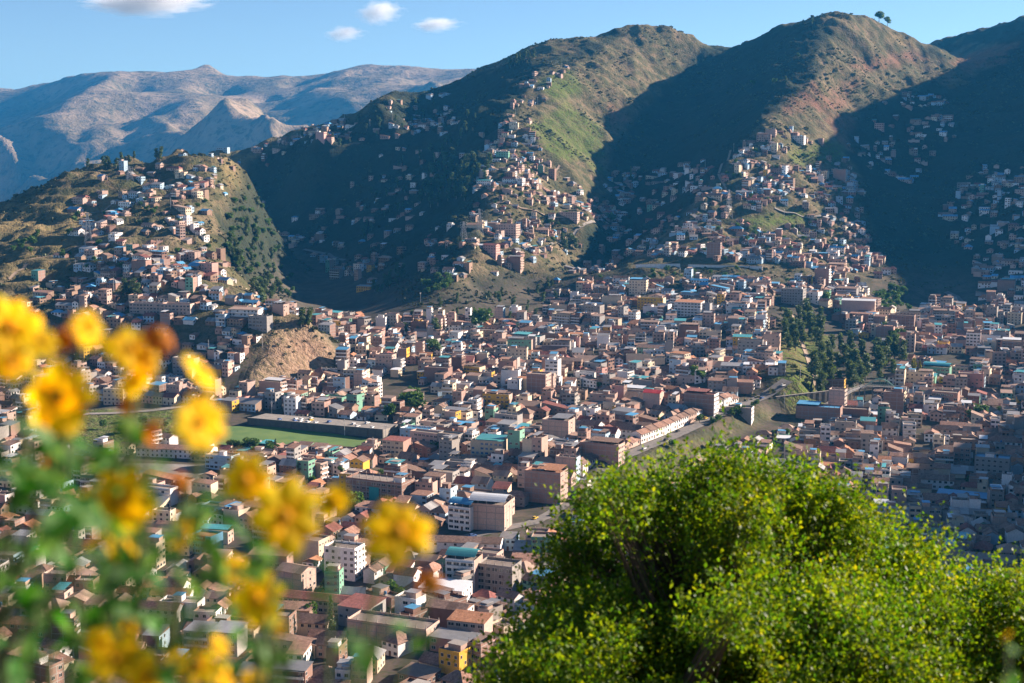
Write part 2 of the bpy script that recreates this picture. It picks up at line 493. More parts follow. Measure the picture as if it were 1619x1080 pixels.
def link(name, data, parent=None, loc=None, rot=None, scl=None):
    o = bpy.data.objects.new(name, data)
    COL.objects.link(o)
    if parent is not None: o.parent = parent
    if loc is not None: o.location = loc
    if rot is not None: o.rotation_euler = rot
    if scl is not None: o.scale = scl
    return o
def tag(o, label=None, cat=None, group=None, kind=None):
    if label: o['label'] = label
    if cat: o['category'] = cat
    if group: o['group'] = group
    if kind: o['kind'] = kind
    return o
def copy_tree(o, parent=None):
    c = o.copy()
    COL.objects.link(c)
    if parent is not None: c.parent = parent
    for ch in list(o.children):
        copy_tree(ch, c)
    return c
def grid_mesh(name, X, Y, Z, mats, attrs=None):
    h, w = X.shape
    me = bpy.data.meshes.new(name)
    co = np.stack([X, Y, Z], -1).reshape(-1, 3).astype(np.float32)
    idx = np.arange(h * w).reshape(h, w)
    q = np.stack([idx[:-1, :-1], idx[:-1, 1:], idx[1:, 1:], idx[1:, :-1]], -1).reshape(-1, 4)
    me.vertices.add(len(co)); me.vertices.foreach_set('co', co.ravel())
    me.loops.add(q.size); me.loops.foreach_set('vertex_index', q.ravel().astype(np.int32))
    me.polygons.add(len(q)); me.polygons.foreach_set('loop_start', (np.arange(len(q)) * 4).astype(np.int32))
    me.polygons.foreach_set('use_smooth', np.ones(len(q), bool))
    for mt in mats: me.materials.append(mt)
    for k, a in (attrs or {}).items():
        at_ = me.attributes.new(k, 'FLOAT', 'POINT')
        at_.data.foreach_set('value', a.ravel().astype(np.float32))
    me.update(calc_edges=True)
    me.validate()
    return me
def in_poly(px, py, poly):
    x, y, c = np.asarray(px), np.asarray(py), False
    for (x0, y0), (x1, y1) in zip(poly, poly[1:] + poly[:1]):
        if y0 == y1: continue
        c = c ^ (((y0 > y) != (y1 > y)) & (x < (x1 - x0) * (y - y0) / (y1 - y0) + x0))
    return c

# ------------------------------------------------------------------ ground of the valley and the hills, one sheet
step = 4.0
tx, ty = np.arange(-1150, 1501, step), np.arange(-56, 3401, step)
TX, TY = np.meshgrid(tx, ty)
TZ = height(TX, TY)
TPX, TPY = project(TX, np.maximum(TY, 5), TZ)
hill = smooth(6, 40, rbf(TX, TY) - floor_z(np.clip(TY, 0, 1500))) * smooth(430, 500, TY)
def soft(polys, w=14.0):
    out = np.zeros(TX.shape)
    jx, jy = TPX + w * fbm(TX, TY, 50, 3), TPY + w * fbm(TX + 900, TY, 50, 3)
    for poly in polys:
        out = np.maximum(out, in_poly(jx, jy, poly))
    for _ in range(2):
        out[1:-1, 1:-1] = (out[1:-1, 1:-1] * 2 + out[:-2, 1:-1] + out[2:, 1:-1] + out[1:-1, :-2] + out[1:-1, 2:]) / 6
    return out
LUSH = [[(835, 195), (900, 160), (960, 210), (955, 250), (900, 255), (860, 240)], [(850, 125), (900, 110), (930, 140), (870, 165)], [(930, 260), (960, 262), (950, 280)], [(1300, 700), (1240, 640), (1200, 560), (1260, 520), (1320, 530)],
        [(1230, 560), (1300, 545), (1290, 640)], [(1240, 235), (1330, 225), (1340, 255), (1260, 262)], [(1180, 340), (1270, 330), (1280, 355), (1180, 365)], [(0, 700), (0, 660), (330, 640), (340, 690), (60, 720)], [(1290, 620), (1240, 585), (1215, 530), (1260, 560)],
        [(1000, 725), (1215, 645), (1215, 660), (1010, 740)], [(1340, 390), (1385, 388), (1390, 410), (1350, 405)]]
RED = [[(1350, 95), (1450, 80), (1460, 95), (1350, 112)], [(1330, 180), (1360, 190), (1350, 250), (1300, 190)], [(1300, 150), (1360, 120), (1340, 170), (1290, 180)], [(480, 510), (540, 570), (440, 600), (420, 560)], [(1500, 95), (1619, 60), (1619, 90), (1530, 110)],
       [(1230, 150), (1290, 130), (1300, 165), (1240, 185)], [(960, 160), (1000, 190), (960, 200)], [(640, 520), (700, 480), (690, 500), (670, 530)], [(1235, 490), (1275, 580), (1250, 590), (1230, 540)], [(1340, 105), (1470, 85), (1475, 92), (1345, 112)]]
BLUFF = [[(425, 505), (490, 505), (545, 565), (470, 612), (330, 645), (390, 600), (415, 560)]]
GOLD = [[(1395, 48), (1440, 60), (1450, 75), (1400, 60)], [(0, 330), (120, 300), (200, 320), (60, 440), (0, 500)], [(430, 500), (530, 560), (470, 610), (380, 640), (400, 560)], [(340, 240), (405, 240), (400, 290), (350, 300)]]
SHADE_TINT = [[(345, 345), (392, 262), (470, 220), (620, 158), (760, 118), (840, 92), (985, 50), (960, 74), (830, 132), (800, 200), (770, 300), (755, 380), (690, 465), (610, 525), (545, 560), (500, 500), (432, 475), (384, 442), (350, 392)],  # shaded flanks and gorge, darkened in ground colour to deepen the hill shade
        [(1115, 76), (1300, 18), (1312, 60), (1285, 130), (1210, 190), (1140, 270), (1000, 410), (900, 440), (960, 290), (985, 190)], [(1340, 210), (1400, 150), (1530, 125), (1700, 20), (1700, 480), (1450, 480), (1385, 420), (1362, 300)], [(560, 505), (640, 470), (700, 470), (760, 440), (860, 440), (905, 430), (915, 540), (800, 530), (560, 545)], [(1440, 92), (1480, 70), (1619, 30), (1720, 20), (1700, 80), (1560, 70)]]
lush, red, gold, wood = soft(LUSH, 8), soft(RED, 8), soft(GOLD, 16), soft(SHADE_TINT, 20)  # wood: mask of the painted hill shade, woodland included
bluff = soft(BLUFF, 6)
m, nt, b = nt_mat('hill_ground')
g = N(nt, 'ShaderNodeNewGeometry')
pos = g.outputs['Position']
def attr(a):
    n = N(nt, 'ShaderNodeAttribute', attribute_name=a)
    return n.outputs['Fac']
n1, n2, n3, n4 = noise(nt, pos, 0.012, 5, 0.6), noise(nt, pos, 0.06, 5, 0.7), noise(nt, pos, 0.3, 3, 0.7), noise(nt, pos, 0.9, 2, 0.7)
c = mix(nt, remap(nt, n1, 0.38, 0.62, 0, 1), (0.115, 0.10, 0.05), (0.20, 0.155, 0.09))
c = mix(nt, remap(nt, n2, 0.46, 0.60, 0, 0.8), c, (0.065, 0.075, 0.035))
c = mix(nt, remap(nt, n2, 0.44, 0.33, 0, 0.7), c, (0.27, 0.185, 0.125))
c = mix(nt, mth(nt, 'MULTIPLY', attr('gold'), remap(nt, n2, 0.35, 0.55, 0.85, 0.35)), c, (0.27, 0.20, 0.09))
c = mix(nt, mth(nt, 'MULTIPLY', attr('red'), remap(nt, n2, 0.4, 0.6, 0.9, 0.3)), c, (0.25, 0.13, 0.09))
c = mix(nt, mth(nt, 'MULTIPLY', attr('lush'), remap(nt, n3, 0.36, 0.56, 1.0, 0.25)), c, (0.10, 0.155, 0.022))
c = mix(nt, remap(nt, n3, 0.52, 0.66, 0, 0.6), c, (0.05, 0.06, 0.03))
c = mix(nt, mth(nt, 'MULTIPLY', attr('bluff'), remap(nt, n3, 0.38, 0.6, .95, .15)), c, (0.36, 0.25, 0.17))
c = mix(nt, mth(nt, 'MULTIPLY', attr('wood'), remap(nt, n2, 0.35, 0.65, 0.92, 0.6)), c, (0.017, 0.031, 0.022))  # hill shade painted into the ground as a near black green, woodland included
town = mix(nt, remap(nt, n2, 0.4, 0.6, 0, 1), (0.12, 0.095, 0.075), (0.07, 0.062, 0.052))
town = mix(nt, remap(nt, n3, 0.5, 0.65, 0, 0.8), town, (0.05, 0.065, 0.025))
c = mix(nt, attr('hill'), town, c)
nt.links.new(c, b.inputs['Base Color'])
b.inputs['Roughness'].default_value = 1.0
b.inputs['Specular IOR Level'].default_value = 0.05
hsum = mth(nt, 'ADD', mth(nt, 'MULTIPLY', n2, 6.0), mth(nt, 'ADD', mth(nt, 'MULTIPLY', n3, 2.2), mth(nt, 'MULTIPLY', n4, 0.6)))
bp = N(nt, 'ShaderNodeBump')
bp.inputs['Strength'].default_value = 0.9
bp.inputs['Distance'].default_value = 1.0
nt.links.new(mth(nt, 'MULTIPLY', hsum, attr('hill')), bp.inputs['Height'])
nt.links.new(bp.outputs[0], b.inputs['Normal'])
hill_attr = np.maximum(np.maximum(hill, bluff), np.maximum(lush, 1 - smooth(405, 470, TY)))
o = link('ground', grid_mesh('ground', TX, TY, TZ, [m], {'hill': hill_attr, 'lush': lush, 'red': red, 'gold': gold, 'wood': wood * (1 - bluff), 'bluff': bluff}))  # wood: mask of the painted hill shade, woodland included
tag(o, kind='structure', label='valley floor and scrub covered hills under the town', cat='terrain')

# ------------------------------------------------------------------ far mountains
fc = []
FS = 1.25
def fr(pts, step=150.0):
    w = [np.array(at(p[0], p[1], p[2] * FS)) for p in pts]
    for a_, b_ in zip(w[:-1], w[1:]):
        n_ = max(1, int(np.linalg.norm((b_ - a_)[:2]) / step))
        for i in range(n_):
            fc.append(a_ + (b_ - a_) * i / n_)
    fc.append(w[-1])
    return w
fsky = fr([(-200, 150, 9000), (-60, 148, 8800), (0, 141, 8700), (45, 146, 8500), (70, 138, 8000), (100, 124, 7600), (150, 117, 7400), (205, 113, 7300), (260, 114, 7400), (300, 115, 7500), (308, 110, 7500), (321, 96, 7500), (328, 98, 7500), (345, 110, 7500), (374, 127, 7500), (400, 119, 7300),
           (450, 120, 7300), (490, 126, 7500), (520, 116, 7400), (570, 99, 7300), (630, 101, 7200), (658, 101, 7100), (690, 121, 7300), (722, 112, 7200), (762, 107, 7100), (800, 108, 7100), (900, 100, 7100)])
fr([(205, 113, 7300), (170, 128, 7000), (145, 138, 6700), (120, 152, 6400), (92, 178, 6100), (70, 212, 5700), (40, 240, 5400)])
fr([(322, 103, 7500), (305, 126, 7100), (287, 139, 6800), (300, 158, 6400), (285, 182, 6000), (262, 212, 5600), (240, 240, 5300)])
fr([(400, 119, 7300), (405, 130, 7100), (385, 148, 6800), (400, 165, 6500)])
fr([(450, 120, 7300), (440, 140, 6900), (452, 158, 6500)])
fr([(570, 99, 7300), (540, 118, 6900), (500, 135, 6600), (510, 150, 6300), (540, 165, 6000)])
fr([(658, 101, 7100), (620, 118, 6800), (590, 130, 6500), (610, 150, 6100)])
fr([(275, 195, 5400), (262, 215, 5200), (240, 250, 5000)])
fr([(762, 107, 7100), (720, 120, 6700), (680, 135, 6300)])
for p in ((150, 200, 6100), (210, 165, 6900), (240, 190, 6300), (180, 230, 5700), (200, 150, 7000), (350, 165, 7000), (370, 200, 6200), (330, 215, 5800), (430, 175, 6700), (470, 145, 7100), (480, 165, 6700), (440, 200, 6100), (560, 130, 7000),
          (560, 150, 6600), (650, 125, 6900), (640, 140, 6500), (700, 140, 6700), (40, 165, 8200), (60, 180, 7400), (30, 200, 6900), (0, 230, 6500), (60, 270, 5700), (0, 260, 5200), (30, 245, 5000), (0, 300, 4600), (150, 270, 5000), (90, 280, 5000), (250, 260, 5200), (-100, 280, 4800),
          (-100, 200, 7000), (-300, 250, 5500), (700, 170, 5800), (600, 180, 5600), (500, 200, 5500), (400, 230, 5300)):
    fc.append(np.array(at(p[0], p[1], p[2] * FS)))
for P in fsky:
    fc.append(P + np.array((0, 1300, -460)))
for X in range(-5200, 1800, 600):
    fc.append(np.array((X, 5000.0, -480.0)))
FC = np.array(fc)
_d = np.sqrt(((FC[:, None, :2] - FC[None, :, :2]) ** 2).sum(-1))
_k = len(FC)
A = np.zeros((_k + 3, _k + 3))
A[:_k, :_k] = _d - np.eye(_k) * 6
A[:_k, _k], A[:_k, _k + 1], A[:_k, _k + 2] = 1, FC[:, 0] / 1000, FC[:, 1] / 1000
A[_k:, :_k] = A[:_k, _k:].T
FW = np.linalg.solve(A, np.concatenate([FC[:, 2], np.zeros(3)]))
FX, FY = np.meshgrid(np.arange(-5800, 1701, 30.0), np.arange(3420, 13600, 34.0))
FZ = np.empty(FX.shape)
for j in range(FX.shape[0]):
    d_ = np.sqrt((FX[j][:, None] - FC[:, 0]) ** 2 + (FY[j][:, None] - FC[:, 1]) ** 2)
    FZ[j] = d_ @ FW[:_k] + FW[_k] + FW[_k + 1] * FX[j] / 1000 + FW[_k + 2] * FY[j] / 1000
U_, V_ = FX / FS, FY / FS
amp = smooth(4000, 4900, V_) * (1 - 0.95 * smooth(5600, 6500, V_))
FZ = FZ + FS * amp * (300 * fbm(U_ + 0.5 * V_ + 130 * fbm(U_, V_, 700, 2), V_ * 0.42 - 0.1 * U_, 760, 2, True) + 48 * fbm(U_ + .4 * V_, V_ * .6, 210, 3, True) - 150)
FZ = FZ + 14 * fbm(FX, FY, 260, 4, True) - 8
m, nt, b = nt_mat('mountain_ground')
g = N(nt, 'ShaderNodeNewGeometry')
pos = g.outputs['Position']
n1, n2 = noise(nt, pos, 0.003, 5, 0.6), noise(nt, pos, 0.02, 5, 0.7)
c = mix(nt, remap(nt, n1, 0.4, 0.6, 0, 1), (0.20, 0.155, 0.09), (0.36, 0.26, 0.17))
c = mix(nt, remap(nt, n2, 0.5, 0.62, 0, 0.75), c, (0.055, 0.065, 0.035))
nt.links.new(c, b.inputs['Base Color'])
b.inputs['Roughness'].default_value = 1.0
b.inputs['Specular IOR Level'].default_value = 0.05
bp = N(nt, 'ShaderNodeBump')
bp.inputs['Distance'].default_value = 1.0
bp.inputs['Strength'].default_value = 0.8
nt.links.new(mth(nt, 'MULTIPLY', n2, 22.0), bp.inputs['Height'])
nt.links.new(bp.outputs[0], b.inputs['Normal'])
o = link('mountains', grid_mesh('mountains', FX, FY, FZ, [m]))
tag(o, kind='structure', label='hazy bare mountains behind the town', cat='mountains')

# ------------------------------------------------------------------ buildings
def house_parts(s):
    """shapes of one building in its own frame: x along the front, front at -y, z up from its floor. returns [(part, MB)], windows, stubs"""
    w, d, st, sh = s['w'], s['d'], s['st'], s.get('sh', 2.75)
    H = st * sh
    hw, hd = w / 2, d / 2
    z0 = -s.get('foot', 1.5)
    wall, kind, rmat = s['wall'], s['roof'], s['rmat']
    r = random.Random(s['seed'])
    parts, wins, stubs = {}, [], []
    def P(n):
        return parts.setdefault(n, MB())
    W, RF = P('wall'), P('roof')
    flat = kind in ('flat', 'terrace', 'arch', 'tin')
    if flat:
        pp = 0.9 if kind != 'tin' else 0.15
        t = 0.22
        W.box(-hw, hw, -hd, hd, z0, H + pp, wall, top=False, bottom=False)
        i = len(W.v)
        o_ = [(-hw, -hd), (hw, -hd), (hw, hd), (-hw, hd)]
        n_ = [(-hw + t, -hd + t), (hw - t, -hd + t), (hw - t, hd - t), (-hw + t, hd - t)]
        pts = [(x, y, H + pp) for x, y in o_] + [(x, y, H + pp) for x, y in n_] + [(x, y, H) for x, y in n_]
        f = []
        for k in range(4):
            q = (k + 1) % 4
            f += [(k, q, 4 + q, 4 + k), (4 + k, 4 + q, 8 + q, 8 + k)]
        W.solid(pts, f, wall)
        if kind == 'tin':
            e = 0.35
            lift = r.choice((0.5, 0.9, 1.2))
            RF.solid([(-hw - e, -hd - e, H + 0.2), (hw + e, -hd - e, H + 0.2), (hw + e, hd + e, H + 0.2 + lift), (-hw - e, hd + e, H + 0.2 + lift),
                      (-hw - e, -hd - e, H + 0.28), (hw + e, -hd - e, H + 0.28), (hw + e, hd + e, H + 0.28 + lift), (-hw - e, hd + e, H + 0.28 + lift)],
                     [(0, 1, 5, 4), (1, 2, 6, 5), (2, 3, 7, 6), (3, 0, 4, 7), (4, 5, 6, 7), (3, 2, 1, 0)], rmat)
            W.solid([(hw, -hd, H + 0.15), (hw, hd, H + 0.15), (hw, hd, H + 0.19 + lift)], [(0, 1, 2)], wall)
            W.solid([(-hw, -hd, H + 0.15), (-hw, hd, H + 0.15), (-hw, hd, H + 0.19 + lift)], [(2, 1, 0)], wall)
        else:
            RF.solid([(-hw + t, -hd + t, H + 0.03), (hw - t, -hd + t, H + 0.03), (hw - t, hd - t, H + 0.03), (-hw + t, hd - t, H + 0.03)], [(0, 1, 2, 3)], rmat if kind != 'arch' else 'roof_slab')
        if kind == 'arch':
            n_a, base, rise = 9, H + 2.3, min(2.2, hd * 0.35)
            L = P('canopy')
            a0 = [( -hd + 2 * hd * k / (n_a - 1), base + rise * math.sin(math.pi * k / (n_a - 1))) for k in range(n_a)]
            pts = [(-hw - 0.3, y, z) for y, z in a0] + [(hw + 0.3, y, z) for y, z in a0] + [(-hw - 0.3, y, z + 0.08) for y, z in a0] + [(hw + 0.3, y, z + 0.08) for y, z in a0]
            f = []
            for k in range(n_a - 1):
                f += [(k + 1, k, n_a + k, n_a + k + 1), (2 * n_a + k, 2 * n_a + k + 1, 3 * n_a + k + 1, 3 * n_a + k), (k, k + 1, 2 * n_a + k + 1, 2 * n_a + k), (n_a + k + 1, n_a + k, 3 * n_a + k, 3 * n_a + k + 1)]
            L.solid(pts, f, rmat)
            for x in np.linspace(-hw + 0.3, hw - 0.3, max(3, int(w / 4) + 1)):
                for y in (-hd + 0.15, hd - 0.15):
                    L.box(x - 0.1, x + 0.1, y - 0.1, y + 0.1, H + 0.9, base + 0.1, 'concrete')
    else:
        rise = s.get('rise', 0.32) * (min(w, d) / 2 if kind == 'gable' else min(w, d) * 0.62)
        e, th = 0.55, 0.22
        W.box(-hw, hw, -hd, hd, z0, H, wall, bottom=False, top=False)
        along_x = w >= d
        if kind == 'gable':
            if along_x:
                for sx in (-1, 1):
                    W.solid([(sx * hw, -hd, H), (sx * hw, hd, H), (sx * hw, 0, H + rise)], [(0, 1, 2) if sx > 0 else (2, 1, 0)], wall)
                prof = [(-hd - e, H - rise * e / hd), (0, H + rise), (hd + e, H - rise * e / hd)]
                tr = lambda x, y, z: (x, y, z)
                L = hw + 0.3
            else:
                for sy in (-1, 1):
                    W.solid([(-hw, sy * hd, H), (hw, sy * hd, H), (0, sy * hd, H + rise)], [(2, 1, 0) if sy > 0 else (0, 1, 2)], wall)
                prof = [(-hw - e, H - rise * e / hw), (0, H + rise), (hw + e, H - rise * e / hw)]
                tr = lambda x, y, z: (y, x, z)
                L = hd + 0.3
            n_s = 4
            sag = [0.0] + [r.uniform(-0.16, 0.05) for _ in range(n_s - 1)] + [0.0]
            for k in range(n_s):
                xa, xb = -L + 2 * L * k / n_s, -L + 2 * L * (k + 1) / n_s
                sa, sb = sag[k], sag[k + 1]
                up = [tr(xa, y, z + 0.03 + (sa if y == 0 else sa * 0.5)) for y, z in prof] + [tr(xb, y, z + 0.03 + (sb if y == 0 else sb * 0.5)) for y, z in prof]
                RF.solid([(x, y, z + th) for x, y, z in up] + up,
                         [(0, 1, 4, 3), (1, 2, 5, 4), (6, 9, 10, 7), (7, 10, 11, 8), (0, 3, 9, 6), (2, 8, 11, 5)] + ([(0, 6, 7, 1), (1, 7, 8, 2)] if k == 0 else []) + ([(3, 4, 10, 9), (4, 5, 11, 10)] if k == n_s - 1 else []), rmat)
        elif kind == 'hip':
            rl = max(hw, hd) - min(hw, hd) * 0.85
            e2 = e
            base = [(-hw - e2, -hd - e2, H - 0.1), (hw + e2, -hd - e2, H - 0.1), (hw + e2, hd + e2, H - 0.1), (-hw - e2, hd + e2, H - 0.1)]
            tops = [(-rl, 0, H + rise), (rl, 0, H + rise)] if along_x else [(0, -rl, H + rise), (0, rl, H + rise)]
            low = [(x, y, z - 0.2) for x, y, z in base]
            if along_x:
                f = [(0, 1, 5, 4), (1, 2, 5), (2, 3, 4, 5), (3, 0, 4)]
            else:
                f = [(0, 1, 4), (1, 2, 5, 4), (2, 3, 5), (3, 0, 4, 5)]
            RF.solid(base + tops + low, f + [(6, 7, 1, 0), (7, 8, 2, 1), (8, 9, 3, 2), (9, 6, 0, 3), (9, 8, 7, 6)], rmat)
        else:   # one slope falling to the front or to the side
            if s.get('fall', 'y') == 'y':
                q = [(-hw - .3, -hd - e, H - 0.1), (hw + .3, -hd - e, H - 0.1), (hw + .3, hd + .2, H + rise), (-hw - .3, hd + .2, H + rise)]
                sides = [[(hw, -hd, H), (hw, hd, H), (hw, hd, H + rise - .1)], [(-hw, hd, H), (-hw, -hd, H), (-hw, hd, H + rise - .1)], [(hw, hd, H), (-hw, hd, H), (-hw, hd, H + rise - .1), (hw, hd, H + rise - .1)]]
            else:
                q = [(hw + e, -hd - .3, H - 0.1), (hw + e, hd + .3, H - 0.1), (-hw - .2, hd + .3, H + rise), (-hw - .2, -hd - .3, H + rise)]
                sides = [[(-hw, -hd, H), (hw, -hd, H), (-hw, -hd, H + rise - .1)], [(hw, hd, H), (-hw, hd, H), (-hw, hd, H + rise - .1)], [(-hw, hd, H), (-hw, -hd, H), (-hw, -hd, H + rise - .1), (-hw, hd, H + rise - .1)]]
            for q_ in sides:
                W.face(q_, wall)
            RF.solid(q + [(x, y, z + 0.2) for x, y, z in q], [(4, 5, 6, 7), (3, 2, 1, 0), (0, 1, 5, 4), (1, 2, 6, 5), (2, 3, 7, 6), (3, 0, 4, 7)], rmat)
    sides = s.get('face', 'f')           # which walls carry windows: f front, r right, l left
    front = s.get('front')
    if s.get('frame'):                    # concrete posts and floor bands standing proud of the brick
        F = P('concrete_frame')
        pr = 0.05
        for k in range(1, st + 1):
            F.box(-hw - pr, hw + pr, -hd - pr, hd + pr, k * sh - 0.32, k * sh, 'concrete')
        for xs, ax in ((np.linspace(-hw, hw, max(2, round(w / 4.2) + 1)), 'x'), (np.linspace(-hd, hd, max(2, round(d / 4.2) + 1)), 'y')):
            for c_ in xs:
                q = pr + 0.02
                a_, b_ = max(c_ - .17, (-hw if ax == 'x' else -hd) - q), min(c_ + .17, (hw if ax == 'x' else hd) + q)
                if ax == 'x':
                    F.box(a_, b_, -hd - q, -hd + .1, z0, H - 0.4, 'concrete')
                    F.box(a_, b_, hd - .1, hd + q, z0, H - 0.4, 'concrete')
                else:
                    F.box(hw - .1, hw + q, a_ + .01, b_ - .01, z0, H - 0.4, 'concrete')
                    F.box(-hw - q, -hw + .1, a_ + .01, b_ - .01, z0, H - 0.4, 'concrete')
    wmat = s.get('win', 'glass')
    for sd in sides:
        Lh, off = (hw, hd) if sd in 'f' else (hd, hw)
        pf = 0.0
        if front:
            A_ = P('facade')
            pf = 0.1
            hi = H + (0.93 if flat and kind != 'tin' else (-0.02))
            if sd == 'f': A_.box(-hw - 0.1, hw + 0.1, -hd - pf, -hd + 0.05, z0, hi, front)
            elif sd == 'r': A_.box(hw - 0.05, hw + pf, -hd - 0.11, hd + 0.1, z0, hi, front)
            else: A_.box(-hw - pf, -hw + 0.05, -hd - 0.11, hd + 0.1, z0, hi, front)
        n_w = max(1, int(round(2 * Lh / s.get('wgap', 3.1))))
        if s.get('balc') and st > 1 and sd == s['balc']:
            for k in range(1, st + 1):
                B = MB()
                dep = 0.9
                zb = k * sh
                bx = (-Lh + 0.3, Lh - 0.3)
                if sd == 'f':
                    B.box(bx[0], bx[1], -hd - pf - dep, -hd - pf, zb - 0.18, zb, front or 'concrete')
                    if k < st: B.box(bx[0], bx[1], -hd - pf - dep, -hd - pf - dep + 0.1, zb + 0.001, zb + 0.9, front or 'white')
                else:
                    B.box(hw + pf, hw + pf + dep, bx[0], bx[1], zb - 0.18, zb, front or 'concrete')
                    if k < st: B.box(hw + pf + dep - 0.1, hw + pf + dep, bx[0], bx[1], zb + 0.001, zb + 0.9, front or 'white')
                parts['balcony.%d' % k] = B
        for k in range(st):
            for i in range(n_w):
                if r.random() < s.get('blank', 0.12): continue
                c_ = -Lh + 2 * Lh * (i + 0.5) / n_w
                ww = min(s.get('ww', 1.5) * r.uniform(0.8, 1.15), 2 * Lh / n_w - 0.4)
                wh = s.get('wh', 1.35)
                zc = k * sh + 1.55
                door = k == 0 and i == n_w // 2 and sd == sides[0]
                if door: ww, wh, zc = 1.1, 2.1, 1.06
                if sd == 'f': wins.append(('door' if door else 'window', (c_, -hd - pf, zc), 0.0, ww, wh, wmat))
                elif sd == 'r': wins.append(('door' if door else 'window', (hw + pf, c_, zc), math.pi / 2, ww, wh, wmat))
                else: wins.append(('door' if door else 'window', (-hw - pf, c_, zc), -math.pi / 2, ww, wh, wmat))
    ex = s.get('extras', ())
    if 'stubs' in ex and flat:
        for x in np.linspace(-hw + .25, hw - .25, max(2, round(w / 4) + 1)):
            for y in ((-hd + .25, hd - .25) if d < 14 else (-hd + .25, 0, hd - .25)):
                stubs.append((x, y, H))
    if 'room' in ex and flat:
        x0 = r.uniform(-hw + .4, max(-hw + .5, hw - 5)); y0 = r.uniform(-hd + .4, max(-hd + .5, hd - 5))
        x1, y1 = min(x0 + r.uniform(3, 5.5), hw - .3), min(y0 + r.uniform(3, 5), hd - .3)
        Q = P('stair_room')
        Q.box(x0, x1, y0, y1, H + 0.04, H + 2.6, r.choice((wall, 'pale_brick', 'white')), top=False)
        Q.box(x0 - .3, x1 + .3, y0 - .3, y1 + .3, H + 2.6, H + 2.75, r.choice(('grey_tin', 'blue_tin', 'rusty_tin', 'concrete')))
        s['roomz'] = (x0, x1, y0, y1)
    if 'tank' in ex and flat:
        Q = P('water_tank')
        x, y = r.uniform(-hw + 1.2, hw - 1.2), r.uniform(-hd + 1.2, hd - 1.2)
        zt = H + 0.05
        Q.box(x - .6, x + .6, y - .6, y + .6, zt, zt + 1.0, 'concrete')
        Q.tube([(x, y, zt + 1.0), (x, y, zt + 2.0), (x, y, zt + 2.25), (x, y, zt + 2.35)], [0.62, 0.62, 0.45, 0.15], s.get('tank', 'tank_black'), 8)
    if 'shed' in ex and flat and kind != 'arch':
        Q = P('canopy')
        mt = s.get('shed', 'grey_tin')
        fx = r.uniform(0.45, 0.95)
        x0, x1 = (-hw + .3, -hw + .3 + fx * (w - .6)) if r.random() < .5 else (hw - .3 - fx * (w - .6), hw - .3)
        zl, zh = H + 2.1, H + 2.7
        pts = [(x0, -hd + .1, zl), (x1, -hd + .1, zl), (x1, hd - .1, zh), (x0, hd - .1, zh)]
        Q.solid(pts + [(x, y, z + .07) for x, y, z in pts], [(4, 5, 6, 7), (3, 2, 1, 0), (0, 1, 5, 4), (1, 2, 6, 5), (2, 3, 7, 6), (3, 0, 4, 7)], mt)
        for x in (x0 + .2, x1 - .2):
            Q.box(x - .08, x + .08, -hd + .3, -hd + .46, H + .04, zl + .03, 'wood')
            Q.box(x - .08, x + .08, hd - .46, hd - .3, H + .04, zh - .05, 'wood')
        if r.random() < .5:
            Q.box(x0 + .4, x1 - .4, hd - .9, hd - .75, H + .04, H + 2.2, wall)
    if 'net' in ex:
        Q = P('net')
        Q.box(-hw * 0.15, hw * 0.2, -hd - .35, -hd - .25, H * 0.1, H * 0.8, 'teal_net')
    return parts, wins, stubs

_winmesh = {}
def win_mesh(kind, mat):
    key = (kind, mat)
    if key not in _winmesh:
        q = MB()
        if kind == 'door':
            q.box(-.5, .5, -.06, 0.03, -.5, .5, mat)
        else:                             # frame round a set back pane, one metre square, scaled to size
            for a_ in ((-.5, .5, -.5, -.44), (-.5, .5, .44, .5)):
                q.box(a_[0], a_[1], -.07, 0.03, a_[2], a_[3], 'frame_white')
            for a_ in (-.5, .46, -.02):
                q.box(a_, a_ + .04, -.065, 0.03, -.44, .44, 'frame_white')
            q.box(-.46, .46, -.02, 0.028, -.44, .44, mat)
        _winmesh[key] = q.mesh(kind)
    return _winmesh[key]
_stub = MB()
_stub.box(-.14, .14, -.14, .14, 0.03, 1.75, 'concrete')
_stub.box(-.03, .03, -.03, .03, 1.75, 2.5, 'wood')
stub_mesh = _stub.mesh('column')

def place_thing(s, label):
    """a building as a thing: an Empty with its parts"""
    root = link(s['name'], None, loc=s['pos'], rot=(0, 0, s['rot']))
    root.empty_display_size = 3
    tag(root, label, s['cat'], s.get('group'))
    parts, wins, stubs = house_parts(s)
    wall = None
    for n, q in parts.items():
        o_ = link(n.split('.')[0], q.mesh(n.split('.')[0]), root)
    for kind, p, rz, ww, wh, mt in wins:
        link(kind, win_mesh(kind, mt if kind == 'window' else 'wood'), root, p, (0, 0, rz), (ww, 1, wh))
    for p in stubs:
        link('column', stub_mesh, root, p)
    return root
def place_mass(mass, s):
    parts, wins, stubs = house_parts(s)
    M = Matrix.Translation(s['pos']) @ Matrix.Rotation(s['rot'], 4, 'Z')
    for q in parts.values():
        mass.add(q, M)
    q = MB()
    for kind, p, rz, ww, wh, mt in wins:
        L = Matrix.Translation(p) @ Matrix.Rotation(rz, 4, 'Z')
        pts = [L @ Vector((x * ww / 2, -.05, z * wh / 2)) for x, z in ((-1, -1), (1, -1), (1, 1), (-1, 1))]
        q.face(pts, mt if kind == 'window' else 'wood')
    for p in stubs:
        q.box(p[0] - .15, p[0] + .15, p[1] - .15, p[1] + .15, p[2], p[2] + 1.8, 'concrete')
    mass.add(q, M)

